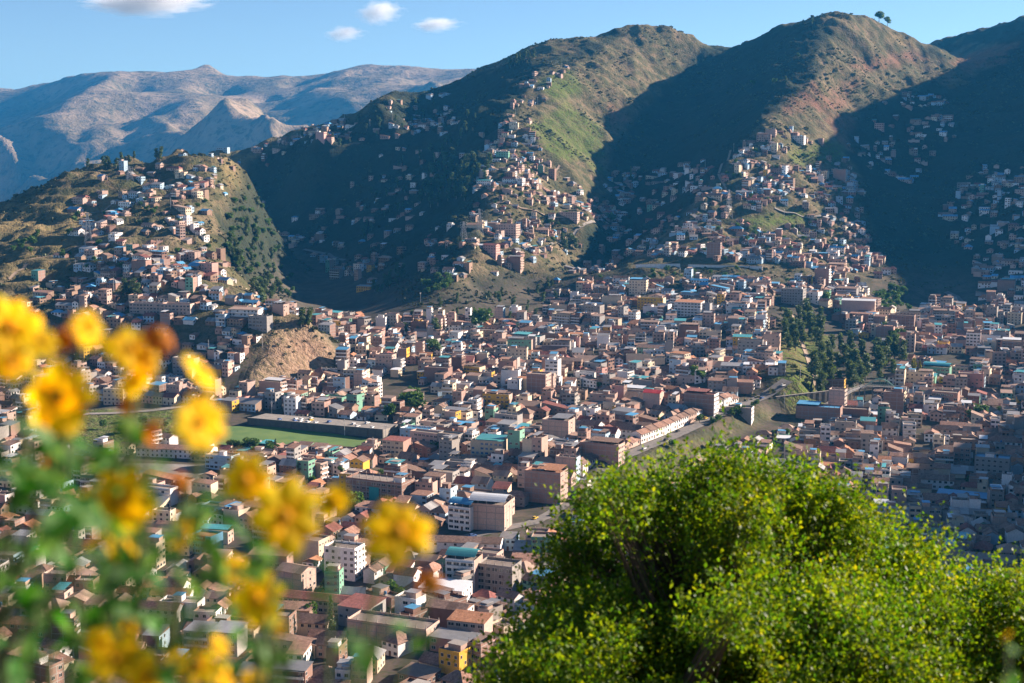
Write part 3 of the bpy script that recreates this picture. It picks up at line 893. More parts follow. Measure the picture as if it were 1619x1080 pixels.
# ---- the buildings one can name in the photograph: pixel of the front foot, width, depth, storeys, walls, roof, roof stuff, windows on, extras, label
def B(px, py, w, d, st, wall, roof, rmat, face='r', front=None, ex=(), label='', a=None, **kw):
    return dict(px=px, py=py, w=w, d=d, st=st, wall=wall, roof=roof, rmat=rmat, face=face, front=front, extras=ex, label=label, a=a, **kw)
HERO = [
    B(770, 838, 18, 13, 4, 'pale_brick', 'arch', 'white_tin', 'r', None, (), 'broad brick block under a pale arched metal roof', frame=1, sh=3.1, blank=.7),
    B(858, 795, 20, 12, 6, 'brick', 'flat', 'orange_tile', 'r', 'pale_brick', ('shed', 'room'), 'six storey brick block with rows of small windows and an orange topped roof', frame=1, shed='orange_tile', wgap=2.6, ww=1.2, wh=1.0),
    B(592, 800, 34, 14, 5, 'brown_brick', 'flat', 'roof_slab', 'f', None, ('stubs', 'net', 'room'), 'wide unfinished brown brick block with teal netting on its front', frame=1, ww=2.2, blank=.25),
    B(728, 936, 13, 11, 5, 'pale_brick', 'arch', 'teal_tin', 'f', 'white', (), 'white banded block under a teal curved canopy', balc='f', ww=2.4),
    B(783, 935, 16, 11, 4, 'concrete', 'flat', 'roof_slab', 'f', None, ('stubs',), 'grey unfinished concrete block beside the teal canopied block', frame=1, ww=2.6, wh=1.7),
    B(727, 838, 12, 10, 4, 'white', 'arch', 'blue_tin', 'f', 'white', (), 'narrow white block with a small blue arched roof', balc='f', ww=2.2),
    B(728, 872, 38, 10, 2, 'white', 'gable', 'old_tile', 'f', None, (), 'long two storey white hall under a weathered tile roof', wgap=4.5, ww=1.2, wh=1.1, a=8),
    B(318, 876, 12, 10, 3, 'blue', 'flat', 'orange_tile', 'f', 'blue', ('sign',), 'blue three storey building with a red sign board on its front', ww=2.4),
    B(1105, 656, 21, 9, 5, 'brick', 'flat', 'maroon', 'r', 'white', ('shed',), 'brick block with a white windowed end above the bank street', frame=1, shed='maroon', wgap=2.5),
    B(1168, 655, 17, 9, 3, 'grey', 'flat', 'roof_slab', 'r', 'white', ('room',), 'grey walled white ended building at the top of the bank street'),
    B(1030, 645, 12, 9, 4, 'pale_brick', 'gable', 'red_tin', 'r', None, (), 'brick house under a bright red metal roof', blank=.8),
    B(952, 648, 18, 9, 4, 'brick', 'flat', 'roof_slab', 'f', None, ('stubs', 'room'), 'stepped brick block with a lit blank end wall', frame=1, blank=.6),
    B(878, 702, 17, 13, 5, 'pale_brick', 'flat', 'roof_slab', 'r', None, ('shed',), 'tall pale brick block split by one narrow strip of windows', frame=1, wgap=11, ww=1.6, sh=3.0, blank=0),
    B(947, 728, 24, 10, 4, 'brick', 'flat', 'roof_slab', 'r', 'pale_brick', ('shed', 'stubs'), 'brick block at the lower end of the bank street with a windowed end', frame=1, shed='old_tile', wgap=2.4),
    B(770, 725, 20, 11, 4, 'cream', 'flat', 'teal_tin', 'f', 'cream', ('shed',), 'cream block with even rows of blue windows', win='blue_glass', shed='teal_tin', wgap=2.8, ww=1.8),
    B(622, 725, 14, 11, 4, 'brick', 'tin', 'maroon', 'f', 'cream', (), 'brick apartment block with a cream front under a maroon roof', ww=2.0),
    B(718, 672, 19, 9, 3, 'cream', 'flat', 'roof_slab', 'fr', None, ('stubs', 'shed'), 'plain cream block with two rows of square windows', ww=2.2, wgap=3.4),
    B(872, 610, 10, 9, 7, 'white', 'flat', 'roof_slab', 'f', 'white', ('room',), 'white seven storey tower, tallest among the upper roofs', balc='f', ww=2.6),
    B(848, 628, 15, 11, 6, 'brick', 'flat', 'roof_slab', 'r', 'pale_brick', ('stubs',), 'brick tower block just below the white tower', frame=1),
    B(746, 598, 14, 10, 3, 'cream', 'flat', 'roof_slab', 'f', 'yellow', ('shed',), 'three storey block with a yellow balconied front', balc='f', ww=2.2, shed='rusty_tin'),
    B(690, 605, 20, 9, 4, 'brick', 'flat', 'roof_slab', 'r', None, (), 'big blank brick cube above the walled garden', blank=.8),
    B(1087, 500, 26, 13, 5, 'white', 'tin', 'orange_tile', 'fr', 'white', (), 'white many windowed block under an orange roof on the terrace', balc='f', ww=2.2),
    B(1008, 465, 18, 11, 5, 'grey', 'flat', 'blue_tin', 'fr', 'cream', ('shed',), 'cream faced block with a blue roof shed at the terrace top', shed='blue_tin'),
    B(1028, 490, 26, 11, 4, 'cream', 'flat', 'yellow', 'f', 'yellow', ('stubs', 'room'), 'yellow and cream block on the terrace', balc='f'),
    B(1252, 482, 22, 14, 6, 'grey', 'flat', 'roof_slab', 'fr', None, ('room', 'stubs'), 'pale grey six storey block at the edge of the terrace', wgap=2.8),
    B(1356, 502, 32, 15, 5, 'pale_brick', 'tin', 'white_tin', 'r', None, (), 'long brick block with a flat white roof below the wooded knoll', wgap=4, sh=3.3, ww=1.6, blank=0),
    B(1424, 522, 24, 12, 5, 'brick', 'flat', 'roof_slab', 'f', None, ('stubs',), 'shaded brick block at the foot of the wooded knoll', frame=1, blank=.6),
    B(1045, 566, 44, 12, 3, 'green', 'gable', 'old_tile', 'f', None, (), 'long pale green school building with a ridged roof', wgap=2.6, ww=1.9),
    B(1219, 556, 13, 9, 5, 'pale_brick', 'flat', 'roof_slab', 'f', None, ('room',), 'lone narrow brick tower by the stair street', blank=.7),
    B(1299, 450, 15, 10, 6, 'brick', 'flat', 'roof_slab', 'r', 'white', ('stubs',), 'brick block ringed by white balconies high on the hill', balc='r'),
    B(932, 506, 22, 11, 5, 'concrete', 'flat', 'roof_slab', 'f', None, ('stubs', 'room'), 'grey frame block bristling with columns at the terrace end', frame=1),
    B(770, 542, 30, 12, 4, 'brown_brick', 'flat', 'roof_slab', 'fr', None, ('stubs',), 'roofless frame block with a crown of bare columns below the cliff', frame=1),
    B(832, 552, 26, 12, 4, 'grey', 'flat', 'teal_tin', 'f', 'grey', ('shed',), 'shaded grey block with a long teal roof shed', shed='teal_tin'),
    B(1128, 408, 15, 12, 6, 'brick', 'flat', 'roof_slab', 'r', None, ('stubs',), 'brick tower standing alone on the upper hill', frame=1),
    B(1293, 664, 30, 12, 3, 'brick', 'flat', 'blue_tin', 'r', None, ('shed', 'stubs'), 'broad brick block with a small blue roof shed before the retaining wall', shed='blue_tin', frame=1, blank=.6),
    B(1322, 655, 11, 9, 6, 'pale_brick', 'flat', 'roof_slab', 'r', None, ('stubs',), 'tall thin brick frame behind the broad block', frame=1, ww=2.4),
    B(1352, 674, 17, 10, 4, 'brown_brick', 'flat', 'roof_slab', 'r', 'grey', ('stubs',), 'brown block with banded grey end amid tile roofs', balc='r'),
    B(1412, 652, 14, 11, 5, 'brick', 'flat', 'roof_slab', 'r', 'cream', ('room',), 'brick tower with cream balconies right of the footbridge', balc='r', frame=1),
    B(1493, 645, 18, 11, 4, 'brick', 'flat', 'roof_slab', 'f', None, (), 'open fronted brick block with a deep top floor', ww=2.8, wh=1.9),
    B(1534, 620, 18, 11, 5, 'pink', 'flat', 'roof_slab', 'f', None, ('room',), 'pink walled block with a plain lit side', blank=.4),
    B(1567, 762, 19, 12, 5, 'grey', 'flat', 'blue_tin', 'fr', None, ('room', 'tank'), 'pale concrete tower rising from the shaded quarter', blank=.25),
    B(1480, 598, 20, 10, 3, 'green', 'arch', 'teal_tin', 'f', 'green', (), 'green fronted block beneath a green arched roof', ww=2.4),
    B(1600, 566, 17, 11, 5, 'brick', 'flat', 'roof_slab', 'f', None, ('stubs', 'shed'), 'brick frame block with pale bands near the shaded valley mouth', frame=1, shed='white_tin'),
    B(1590, 460, 18, 12, 4, 'brick', 'flat', 'teal_tin', 'r', 'pale_brick', ('shed',), 'brick block with a teal roof shed in the valley mouth', shed='teal_tin'),
    B(697, 962, 19, 13, 3, 'grey', 'tin', 'white_tin', 'fr', 'white', (), 'grey and white three storey house with an orange eaves strip', wgap=4),
    B(705, 993, 17, 9, 3, 'brown_brick', 'gable', 'old_tile', 'r', 'white', (), 'house with a large blank white end wall', blank=.8),
    B(560, 992, 14, 14, 3, 'grey', 'tin', 'maroon', 'f', None, (), 'grey rendered house with a single slope maroon roof', blank=.7),
    B(500, 968, 34, 9, 2, 'pale_brick', 'gable', 'maroon', 'f', 'cream', (), 'courtyard building with a long maroon roof', wgap=2.2),
    B(612, 1022, 34, 12, 3, 'pale_brick', 'flat', 'roof_slab', 'r', None, ('stubs',), 'long low brick building with a bare flat roof', frame=1, blank=.6),
    B(642, 990, 10, 8, 4, 'white', 'flat', 'roof_slab', 'f', None, ('room',), 'slim stair tower house of white wall and brick', blank=.3, ww=2.2),
    B(737, 1015, 15, 10, 3, 'pale_brick', 'tin', 'orange_tile', 'f', 'grey', (), 'three storey brick house with a bright orange roof', ww=2.2),
    B(712, 1032, 17, 9, 2, 'brick', 'tin', 'grey_tin', 'f', None, (), 'low brick house with half its roof in grey sheet', blank=.5, ww=2.0),
    B(458, 943, 13, 11, 4, 'pale_brick', 'gable', 'rusty_tin', 'r', None, (), 'gabled pale brick house with concrete bands', frame=1, blank=.7),
    B(538, 915, 15, 10, 5, 'white', 'flat', 'roof_slab', 'fr', 'white', ('stubs', 'tank'), 'white banded block behind the yellow blooms', balc='r'),
    B(483, 892, 15, 10, 4, 'cream', 'flat', 'roof_slab', 'r', None, ('shed',), 'cream block with small punched windows near the blooms', wgap=2.6, ww=1.0, wh=1.0),
    B(275, 724, 48, 11, 2, 'white', 'gable', 'terracotta', 'f', None, (), 'long white hall under a red tile roof before the green field', wgap=3, ww=1.2, a=10),
    B(352, 730, 40, 12, 1, 'cream', 'gable', 'orange_tile', 'f', None, (), 'low shed with a long orange roof at the corner of the field', a=8),
    B(655, 700, 20, 11, 3, 'white', 'flat', 'blue_tin', 'f', 'pale_blue', ('stubs',), 'white and pale blue block beside the garage yard'),
    B(604, 655, 30, 9, 1, 'pale_blue', 'tin', 'orange_tile', 'f', None, (), 'low filling station with an orange roof and blue pillar', a=12),
    B(1455, 610, 22, 12, 3, 'green', 'tin', 'teal_tin', 'f', None, (), 'low teal roofed workshop with green walls', blank=.5),
    B(1470, 628, 16, 10, 2, 'green', 'gable', 'old_tile', 'f', None, (), 'mint green tile roofed house in the street row', wgap=3),
    B(1490, 628, 16, 10, 2, 'pink', 'gable', 'old_tile', 'f', None, (), 'rose coloured tile roofed house in the street row', wgap=3),
    B(1320, 625, 13, 8, 4, 'brown_brick', 'flat', 'roof_slab', 'r', 'yellow', (), 'small block with a lime yellow end at the foot of the footbridge', frame=1),
    B(1480, 850, 12, 8, 2, 'green', 'gable', 'old_tile', 'f', None, (), 'turquoise walled house in the shaded lower row', wgap=3),
    B(1535, 868, 17, 8, 2, 'cream', 'gable', 'old_tile', 'f', None, (), 'cream walled house in the shaded lower row', wgap=3),
    B(1410, 848, 12, 8, 2, 'pink', 'gable', 'terracotta', 'f', None, (), 'pink walled house in the shaded lower row', wgap=3),
    B(1560, 905, 24, 12, 2, 'blue', 'tin', 'rusty_tin', 'f', None, (), 'shaded blue walled depot at the edge of the shadow', blank=.5),
    B(1420, 735, 10, 8, 2, 'white', 'gable', 'terracotta', 'f', None, (), 'little house with a bright white front at the edge of the shadow', blank=.5),
    B(1520, 800, 26, 10, 2, 'grey', 'tin', 'blue_tin', 'f', None, (), 'workshop under a broad blue sheet roof in the shaded quarter', ww=2.2),
    B(385, 505, 26, 10, 3, 'white', 'tin', 'rusty_tin', 'f', None, (), 'cream and rose three storey villa on the west hill', balc='f', a=15),
    B(408, 522, 17, 9, 4, 'grey', 'flat', 'roof_slab', 'f', None, ('stubs',), 'white open framed block at the top of the cliff', frame=1, ww=2.4, wh=1.8),
    B(440, 497, 11, 8, 3, 'pale_brick', 'flat', 'grey_tin', 'r', None, ('shed',), 'last house on the brink of the cliff', blank=.5),
    B(232, 497, 30, 9, 3, 'pale_brick', 'flat', 'roof_slab', 'f', None, ('stubs',), 'long school like brick block on the west hill', frame=1, ww=2.2, a=12),
    B(278, 497, 26, 9, 3, 'pale_brick', 'flat', 'roof_slab', 'f', None, (), 'second brick block of the west hill school row', frame=1, ww=2.2, a=12),
    B(326, 436, 14, 9, 5, 'pink', 'flat', 'roof_slab', 'f', None, ('tank',), 'pinkish block above the west hill slide scar', frame=1),
    B(220, 432, 15, 9, 4, 'brick', 'flat', 'roof_slab', 'f', None, (), 'blank brick cube amid the west hill roofs', blank=.85),
    B(90, 615, 17, 10, 4, 'pale_brick', 'flat', 'roof_slab', 'r', None, ('stubs',), 'brick block at the foot of the west hill behind the blooms', frame=1),
    B(180, 640, 16, 10, 4, 'grey', 'flat', 'roof_slab', 'fr', 'cream', ('stubs',), 'cream frame block at the foot of the west hill', frame=1),
    B(18, 724, 15, 10, 3, 'cream', 'flat', 'roof_slab', 'fr', None, ('room',), 'cream building at the edge of the meadow', wgap=2.6),
    B(800, 372, 26, 12, 5, 'pale_brick', 'flat', 'roof_slab', 'fr', None, ('stubs',), 'large pale brick block on the shoulder of the central spur', ww=2.0),
    B(898, 345, 24, 12, 4, 'pale_brick', 'flat', 'roof_slab', 'fr', None, ('stubs',), 'rectangular pale block with two window rows on the central spur', ww=2.0),
    B(872, 282, 9, 7, 5, 'brick', 'flat', 'roof_slab', 'f', None, (), 'thin brick tower on the central spur', ww=2.0),
    B(774, 402, 16, 10, 5, 'pale_brick', 'gable', 'maroon', 'fr', 'pink', (), 'pink block with a red roof above the gorge', frame=1),
    B(812, 425, 16, 10, 5, 'brick', 'flat', 'roof_slab', 'r', 'pale_brick', ('shed',), 'brick block on the brink of the gorge', shed='grey_tin', balc='r'),
    B(765, 293, 20, 9, 2, 'white', 'gable', 'teal_tin', 'f', None, (), 'white house with a green roof at the edge of the dark slope', wgap=2.8),
    B(1262, 225, 16, 10, 4, 'white', 'flat', 'roof_slab', 'f', 'white', (), 'white terraced house, highest on the east spur', balc='f'),
    B(1218, 215, 14, 9, 3, 'pale_brick', 'flat', 'roof_slab', 'r', None, ('stubs',), 'square brick house, highest on the east spur', blank=.5),
    B(1327, 284, 17, 10, 5, 'brick', 'flat', 'roof_slab', 'r', 'white', ('stubs',), 'tall brick block with a white banded end on the east spur', balc='r'),
    B(1176, 310, 20, 9, 2, 'blue', 'gable', 'grey_tin', 'f', None, (), 'blue walled house beneath the pylon on the east spur', wgap=3),
    B(506, 222, 14, 9, 5, 'pink', 'flat', 'roof_slab', 'r', None, ('room',), 'pinkish tower house on the skyline hill', ww=1.8),
    B(520, 224, 10, 8, 3, 'pale_brick', 'flat', 'roof_slab', 'r', None, ('stubs',), 'small brick house beside the skyline tower house', blank=.5),
    B(350, 238, 22, 9, 3, 'pale_blue', 'flat', 'roof_slab', 'f', None, (), 'pale blue flat roofed house on the west hill crest', ww=2.2),
]
# ---- where people have built: districts of the picture's hills (pixels, share built)
HILLS = [([(560, 560), (600, 530), (760, 508), (880, 492), (905, 540), (905, 575), (560, 585)], 0.85),
         ([(790, 205), (800, 185), (830, 122), (900, 105), (880, 140), (850, 180), (845, 205)], 0.34), ([(840, 205), (930, 200), (950, 265), (890, 262)], 0.06),
         ([(50, 450), (200, 395), (370, 425), (480, 500), (420, 530), (395, 580), (330, 610), (60, 580)], 0.9),
         ([(110, 300), (280, 240), (400, 262), (345, 340), (352, 392), (370, 430), (200, 395), (70, 440), (120, 370)], 0.5),
         ([(30, 520), (60, 440), (130, 430), (80, 540)], 0.4), ([(300, 330), (350, 330), (352, 400), (370, 440), (250, 420)], 0.5),
         ([(400, 250), (400, 232), (480, 206), (545, 190), (570, 235), (420, 275)], 0.75), ([(545, 200), (640, 150), (720, 140), (720, 200), (600, 240), (560, 245)], 0.35),
         ([(752, 300), (775, 215), (800, 205), (840, 205), (885, 255), (975, 345), (985, 392), (850, 402), (760, 440), (740, 385)], 0.85),
         ([(660, 420), (770, 375), (850, 400), (845, 420), (760, 440), (690, 450)], 0.6),
         ([(360, 330), (420, 250), (560, 240), (700, 180), (770, 210), (660, 320), (740, 380), (660, 430), (560, 470), (480, 400), (400, 390)], 0.24),
         ([(1130, 300), (1180, 225), (1235, 200), (1290, 222), (1340, 250), (1365, 310), (1372, 380), (1430, 455), (1410, 500), (1380, 520), (1260, 560), (1240, 590), (1060, 590), (900, 540), (905, 450), (1000, 445), (1280, 440), (1280, 425), (1000, 405), (1090, 355)], 0.92),
         ([(930, 275), (1130, 255), (1130, 330), (1080, 350), (1000, 400), (960, 330)], 0.5),
         ([(880, 440), (930, 400), (1000, 380), (1000, 410), (905, 460), (900, 540), (840, 520)], 0.3),
         ([(1340, 225), (1400, 150), (1500, 150), (1510, 220), (1440, 290), (1370, 270)], 0.4),
         ([(1490, 330), (1540, 270), (1619, 255), (1660, 260), (1660, 410), (1500, 390)], 0.5), ([(1530, 400), (1660, 400), (1660, 520), (1560, 500)], 0.5),
         ([(1470, 480), (1560, 480), (1660, 500), (1660, 560), (1440, 560), (1440, 520)], 0.7)]
FREE = [[(325, 664), (470, 664), (645, 684), (645, 708), (470, 708), (325, 708)], [(380, 650), (610, 670), (625, 690), (400, 680)], [(1225, 470), (1305, 485), (1345, 530), (1440, 560), (1410, 612), (1290, 640), (1240, 600), (1222, 545)],
        [(1225, 614), (1305, 614), (1305, 660), (1225, 650)], [(1360, 440), (1440, 440), (1442, 495), (1375, 482)], [(600, 600), (660, 590), (665, 640), (600, 645)], [(60, 640), (340, 640), (340, 690), (60, 730)], [(430, 500), (540, 560), (460, 612), (330, 645), (395, 560)],
        [(1330, 600), (1415, 590), (1415, 622), (1330, 640)], [(1180, 340), (1270, 330), (1280, 352), (1190, 362)], [(1225, 240), (1330, 228), (1335, 250), (1260, 262)], [(835, 195), (935, 190), (955, 255), (890, 250)], [(150, 730), (180, 720), (330, 730), (330, 765), (200, 765)]]
def wall_of(r, hilly, st):
    x = r.random()
    if hilly:
        return r.choice(('brick', 'pale_brick', 'pale_brick', 'brown_brick', 'adobe', 'adobe', 'white', 'pale_blue', 'cream', 'brick', 'adobe', 'pale_brick', 'brick'))
    if st >= 3:
        return r.choice(('brick', 'brick', 'pale_brick', 'pale_brick', 'brown_brick', 'grey', 'white', 'concrete', 'cream'))
    return r.choice(('white', 'white', 'white', 'adobe', 'adobe', 'cream', 'cream', 'brick', 'pale_brick', 'pale_brick', 'brown_brick', 'grey', 'pale_blue') if r.random() < .93 else ('yellow', 'green', 'pink'))
def random_spec(r, w, d, hilly, old):
    u = r.random()
    if old:   st = 1 if u < .30 else 2 if u < .82 else 3 if u < .95 else 4
    elif hilly: st = 1 if u < .58 else 2 if u < .93 else 3 if u < .985 else 4
    else:     st = 1 if u < .24 else 2 if u < .68 else 3 if u < .86 else 4 if u < .96 else 5
    s = dict(w=w, d=d, st=st, seed=r.randrange(10 ** 9), sh=r.uniform(2.55, 2.95))
    s['wall'] = wall_of(r, hilly, st)
    if st <= 2 and r.random() < (.85 if old else .66):
        s['roof'] = r.choice(('gable', 'gable', 'gable', 'gable', 'hip', 'shed'))
        s['rmat'] = r.choice(('terracotta', 'terracotta', 'old_tile', 'old_tile', 'old_tile', 'maroon', 'orange_tile', 'rusty_tin', 'grey_tin')) if not hilly else r.choice(('terracotta', 'old_tile', 'rusty_tin', 'grey_tin', 'grey_tin', 'maroon', 'blue_tin'))
        s['rise'] = r.uniform(.42, .62)
        s['fall'] = r.choice('xy')
    elif r.random() < .26:
        s['roof'], s['rmat'] = 'tin', r.choice(('grey_tin', 'rusty_tin', 'blue_tin', 'grey_tin', 'terracotta', 'old_tile', 'old_tile', 'orange_tile', 'rusty_tin', 'white_tin', 'old_tile', 'terracotta', 'grey_tin', 'teal_tin'))
    else:
        s['roof'], s['rmat'] = 'flat', 'roof_slab'
        ex = []
        if r.random() < .5: ex.append('stubs')
        if r.random() < .4: ex.append('room')
        if r.random() < .35: ex.append('shed')
        if r.random() < .25: ex.append('tank')
        s['extras'] = ex
        s['shed'] = r.choice(('grey_tin', 'blue_tin', 'teal_tin', 'rusty_tin', 'white_tin', 'terracotta', 'old_tile', 'rusty_tin', 'grey_tin'))
        s['tank'] = r.choice(('tank_black', 'tank_blue'))
    s['face'] = r.choice(('f', 'r', 'fr', 'fr', 'fl'))
    if st >= 3:
        if s['wall'] in ('brick', 'pale_brick', 'brown_brick'):
            s['frame'] = r.random() < .75
            if r.random() < .4: s['front'] = r.choice(('white', 'cream', 'grey', 'pale_brick', 'pale_blue', 'yellow', 'green', 'pink'))
        if r.random() < .35: s['balc'] = s['face'][0] if s['face'][0] in 'fr' else None
        s['ww'] = r.choice((1.3, 1.6, 2.1))
        s['blank'] = r.choice((.1, .2, .5))
    elif s['wall'] in ('brick', 'adobe', 'brown_brick') and r.random() < .35:
        s['front'] = r.choice(('white', 'cream', 'pale_blue', 'white'))
    return s
SPECS = []
taken = {}
def footprint_free(x, y, rad):
    i, j = int(x // 30), int(y // 30)
    for a_ in (i - 1, i, i + 1):
        for b_ in (j - 1, j, j + 1):
            for (X, Y, Rr) in taken.get((a_, b_), ()):
                if (X - x) ** 2 + (Y - y) ** 2 < (Rr + rad) ** 2:
                    return False
    return True
def take(x, y, rad):
    taken.setdefault((int(x // 30), int(y // 30)), []).append((x, y, rad))
def take_box(x, y, w, d, rot):
    n_ = max(1, int(max(w, d) / 6))
    for i in range(n_):
        t = (i + .5) / n_ - .5
        ax = (math.cos(rot), math.sin(rot)) if w >= d else (-math.sin(rot), math.cos(rot))
        L = max(w, d)
        take(x + ax[0] * t * L, y + ax[1] * t * L, min(w, d) * .5 + .5)
def ground_span(x, y, w, d, rot):
    c, s_ = math.cos(rot), math.sin(rot)
    hs = [hz(x + c * a_ * w / 2 - s_ * b_ * d / 2, y + s_ * a_ * w / 2 + c * b_ * d / 2) for a_ in (-1, 0, 1) for b_ in (-1, 0, 1)]
    return min(hs), max(hs), sum(hs) / 9
for k, s in enumerate(HERO):
    p = hit(s['px'], s['py'])
    a_ = R(s['a'] if s['a'] is not None else 22 + (k * 37 % 11) - 5)
    rot = -a_
    x, y = p[0] + math.sin(a_) * s['d'] / 2 * 0.9, p[1] + math.cos(a_) * s['d'] / 2 * 0.9
    lo, hi_, me_ = ground_span(x, y, s['w'], s['d'], rot)
    z = lo * .6 + me_ * .4
    s.update(pos=(x, y, z), rot=rot, foot=z - lo + 1.0, seed=1000 + k, hero=True)
    take_box(x, y, s['w'], s['d'], rot)
    SPECS.append(s)
_rr = random.Random(5)
tt_ = 0.02
while tt_ < .80:
    j_ = tt_ * (len(ROAD) - 1)
    k_ = min(int(j_), len(ROAD) - 2)
    d_ = ROAD[k_ + 1] - ROAD[k_]
    L_ = float(np.linalg.norm(d_[:2]))
    p_ = ROAD[k_] + d_ * (j_ - k_)
    u_ = d_[:2] / L_
    w_ = _rr.uniform(7.5, 12)
    dp_ = _rr.uniform(7, 9)
    nl = np.array((-u_[1], u_[0]))
    x, y = p_[0] + u_[0] * w_ / 2 + nl[0] * (6.2 + dp_ / 2), p_[1] + u_[1] * w_ / 2 + nl[1] * (6.2 + dp_ / 2)
    rot = math.atan2(u_[1], u_[0])
    tt_ += (w_ + .3) / L_ / (len(ROAD) - 1)
    if not footprint_free(x, y, 3.5): continue
    lo, hi_, me_ = ground_span(x, y, w_, dp_, rot)
    take_box(x, y, w_, dp_, rot)
    SPECS.append(dict(w=w_, d=dp_, st=_rr.choice((1, 2, 2)), sh=2.8, wall=_rr.choice(('white', 'pale_brick', 'white', 'pink')), roof='gable', rise=.45, rmat=_rr.choice(('terracotta', 'old_tile', 'old_tile')), face='f', seed=_rr.randrange(10 ** 6), pos=(x, y, me_ + .3), rot=rot, foot=me_ - lo + 1.5))
_bd = random.Random(11)
seeds = []
for i in range(-9, 10):
    for j in range(3, 28):
        X, Y = i * 105 + _bd.uniform(-40, 40), j * 85 + 60 + _bd.uniform(-35, 35)
        if abs(X) < .46 * Y + 80:
            seeds.append((X, Y, R(_bd.uniform(8, 38))))
SE = np.array([(a_, b_) for a_, b_, _ in seeds])
cand = []
for k, (sx, sy, a_) in enumerate(seeds):
    ca, sa = math.cos(-a_), math.sin(-a_)
    v = -110.0
    row = 0
    while v < 110:
        dep = _bd.uniform(6.2, 9.8)
        u_ = -110.0 + _bd.uniform(0, 8)
        while u_ < 110:
            wd = _bd.uniform(4.8, 10.5) if _bd.random() < .84 else _bd.uniform(11, 21)
            cx, cy = u_ + wd / 2, v + dep / 2 + _bd.uniform(-.8, .8)
            u_ += wd + (0.25 if _bd.random() < .72 else _bd.uniform(2, 7))
            X, Y = sx + ca * cx - sa * cy, sy + sa * cx + ca * cy
            cand.append((X, Y, wd, dep, -a_ + _bd.uniform(-.05, .05), k))
        v += dep + (_bd.uniform(.4, 2.2) if row % 2 == 0 else _bd.uniform(3.6, 6.0))
        row += 1
CX = np.array([c_[0] for c_ in cand]); CY = np.array([c_[1] for c_ in cand])
near = np.empty(len(cand), int); second = np.empty(len(cand)); first = np.empty(len(cand))
for i in range(0, len(cand), 4000):
    dd = np.sqrt((CX[i:i + 4000, None] - SE[:, 0]) ** 2 + (CY[i:i + 4000, None] - SE[:, 1]) ** 2)
    o2 = np.sort(dd, 1)
    near[i:i + 4000] = dd.argmin(1); first[i:i + 4000] = o2[:, 0]; second[i:i + 4000] = o2[:, 1]
gi = np.clip(((CX - GX0) / GS).astype(int), 0, len(gx) - 1); gj = np.clip(((CY - GY0) / GS).astype(int), 0, len(gy) - 1)
CZ = MZ[gj, gi]
CPX, CPY = project(CX, np.maximum(CY, 10), CZ)
hillc = CZ - road_bump(CX, CY) - floor_z(np.clip(CY, 0, 1500))
dens = np.where((hillc < 9) & (CY > 470) & (CY < 1420) & (CPY > 505), 0.97, 0.0)
for poly, dn in HILLS:
    dens = np.where(in_poly(CPX, CPY, poly), np.maximum(dens * (hillc < 9), dn), dens)
for poly in FREE:
    dens = np.where(in_poly(CPX, CPY, poly), 0, dens)
for P_, wd in ((ROAD, 8.0), (ROAD2, 6.0), (SCARP, 3.0)):
    d_, s_, t_ = poly_dist(CX, CY, P_)
    inside = (t_ > 0.001) & (t_ < .999)
    dens = np.where((d_ < wd + 4) | (inside & (s_ < 0) & (d_ < (26 if wd > 7 else 16 if wd > 4 else 30))), 0, dens)
low = np.zeros(len(cand), bool)
for P_ in (ROAD,):
    d_, s_, t_ = poly_dist(CX, CY, P_)
    low |= (s_ < 0) & (d_ < 62) & (t_ > .02) & (t_ < .98)
low |= in_poly(CPX, CPY, [(320, 695), (640, 695), (640, 735), (320, 735)])
ok = (near == np.array([c_[5] for c_ in cand])) & (second - first > 9) & (np.abs(CX) < .40 * CY + 60)
for i in np.nonzero(ok & (dens > 0))[0]:
    X, Y, wd, dep, rot, k = cand[i]
    if _bd.random() > dens[i] * .97: continue
    hilly = hillc[i] > 14
    if hilly:
        wd, dep = wd * .92, dep * .9
    if not footprint_free(X, Y, min(wd, dep) * .42): continue
    if low[i] and wd > 9: wd = 9.0
    py_ = CPY[i]
    # terrain in front hides it
    if Y > 1250:
        p = hit(CPX[i], py_ - 6)
        if p is None or p[1] < Y - 90: continue
    lo, hi_, me_ = ground_span(X, Y, wd, dep, rot)
    if hi_ - lo > 8.5: continue
    old = (py_ > 625 and (CPX[i] > 1000 or py_ > 800)) if not hilly else False
    s = random_spec(_bd, wd, dep, hilly, old)
    if low[i] and s['st'] > 1:
        s['st'] = 1; s['sh'] = 2.6
    z = lo * .5 + me_ * .5
    s.update(pos=(X, Y, z), rot=rot, foot=z - lo + 1.0)
    SPECS.append(s)
print('buildings', len(SPECS))

# ---- the few hundred that show largest become things of their own, the rest one mass
TREE_POLY = [(760, 1080), (775, 965), (850, 930), (862, 850), (900, 810), (930, 792), (950, 745), (1060, 765), (1090, 715), (1140, 708), (1180, 735), (1220, 725), (1270, 765), (1365, 795), (1390, 855), (1440, 870), (1490, 905), (1530, 935), (1619, 905), (1619, 1080)]
def shows(s):
    x, y, z = s['pos']
    H = s['st'] * 2.8
    px, py = project(x, y, z + H * .7)
    if not (2 < px < 1617 and 0 < py < 1076): return 0
    if in_poly(px, py, TREE_POLY) and in_poly(px, py - H * 2250 / y * .4, TREE_POLY): return 0
    k = FPX / y
    area = (s['w'] * abs(math.cos(s['rot'])) + s['d'] * abs(math.sin(s['rot']))) * k * (H + (s['d'] * .15)) * k
    if px < 330 and py > 700: area *= .55
    return area
for s in SPECS:
    s['area'] = shows(s)
    s['kind'] = 'apartment_block' if s['st'] >= 3 else 'house'
    s['name'] = s['kind']
    s['cat'] = 'apartment block' if s['st'] >= 3 else 'house'
    s['group'] = 'apartment blocks of the town' if s['st'] >= 3 else 'low houses of the town'
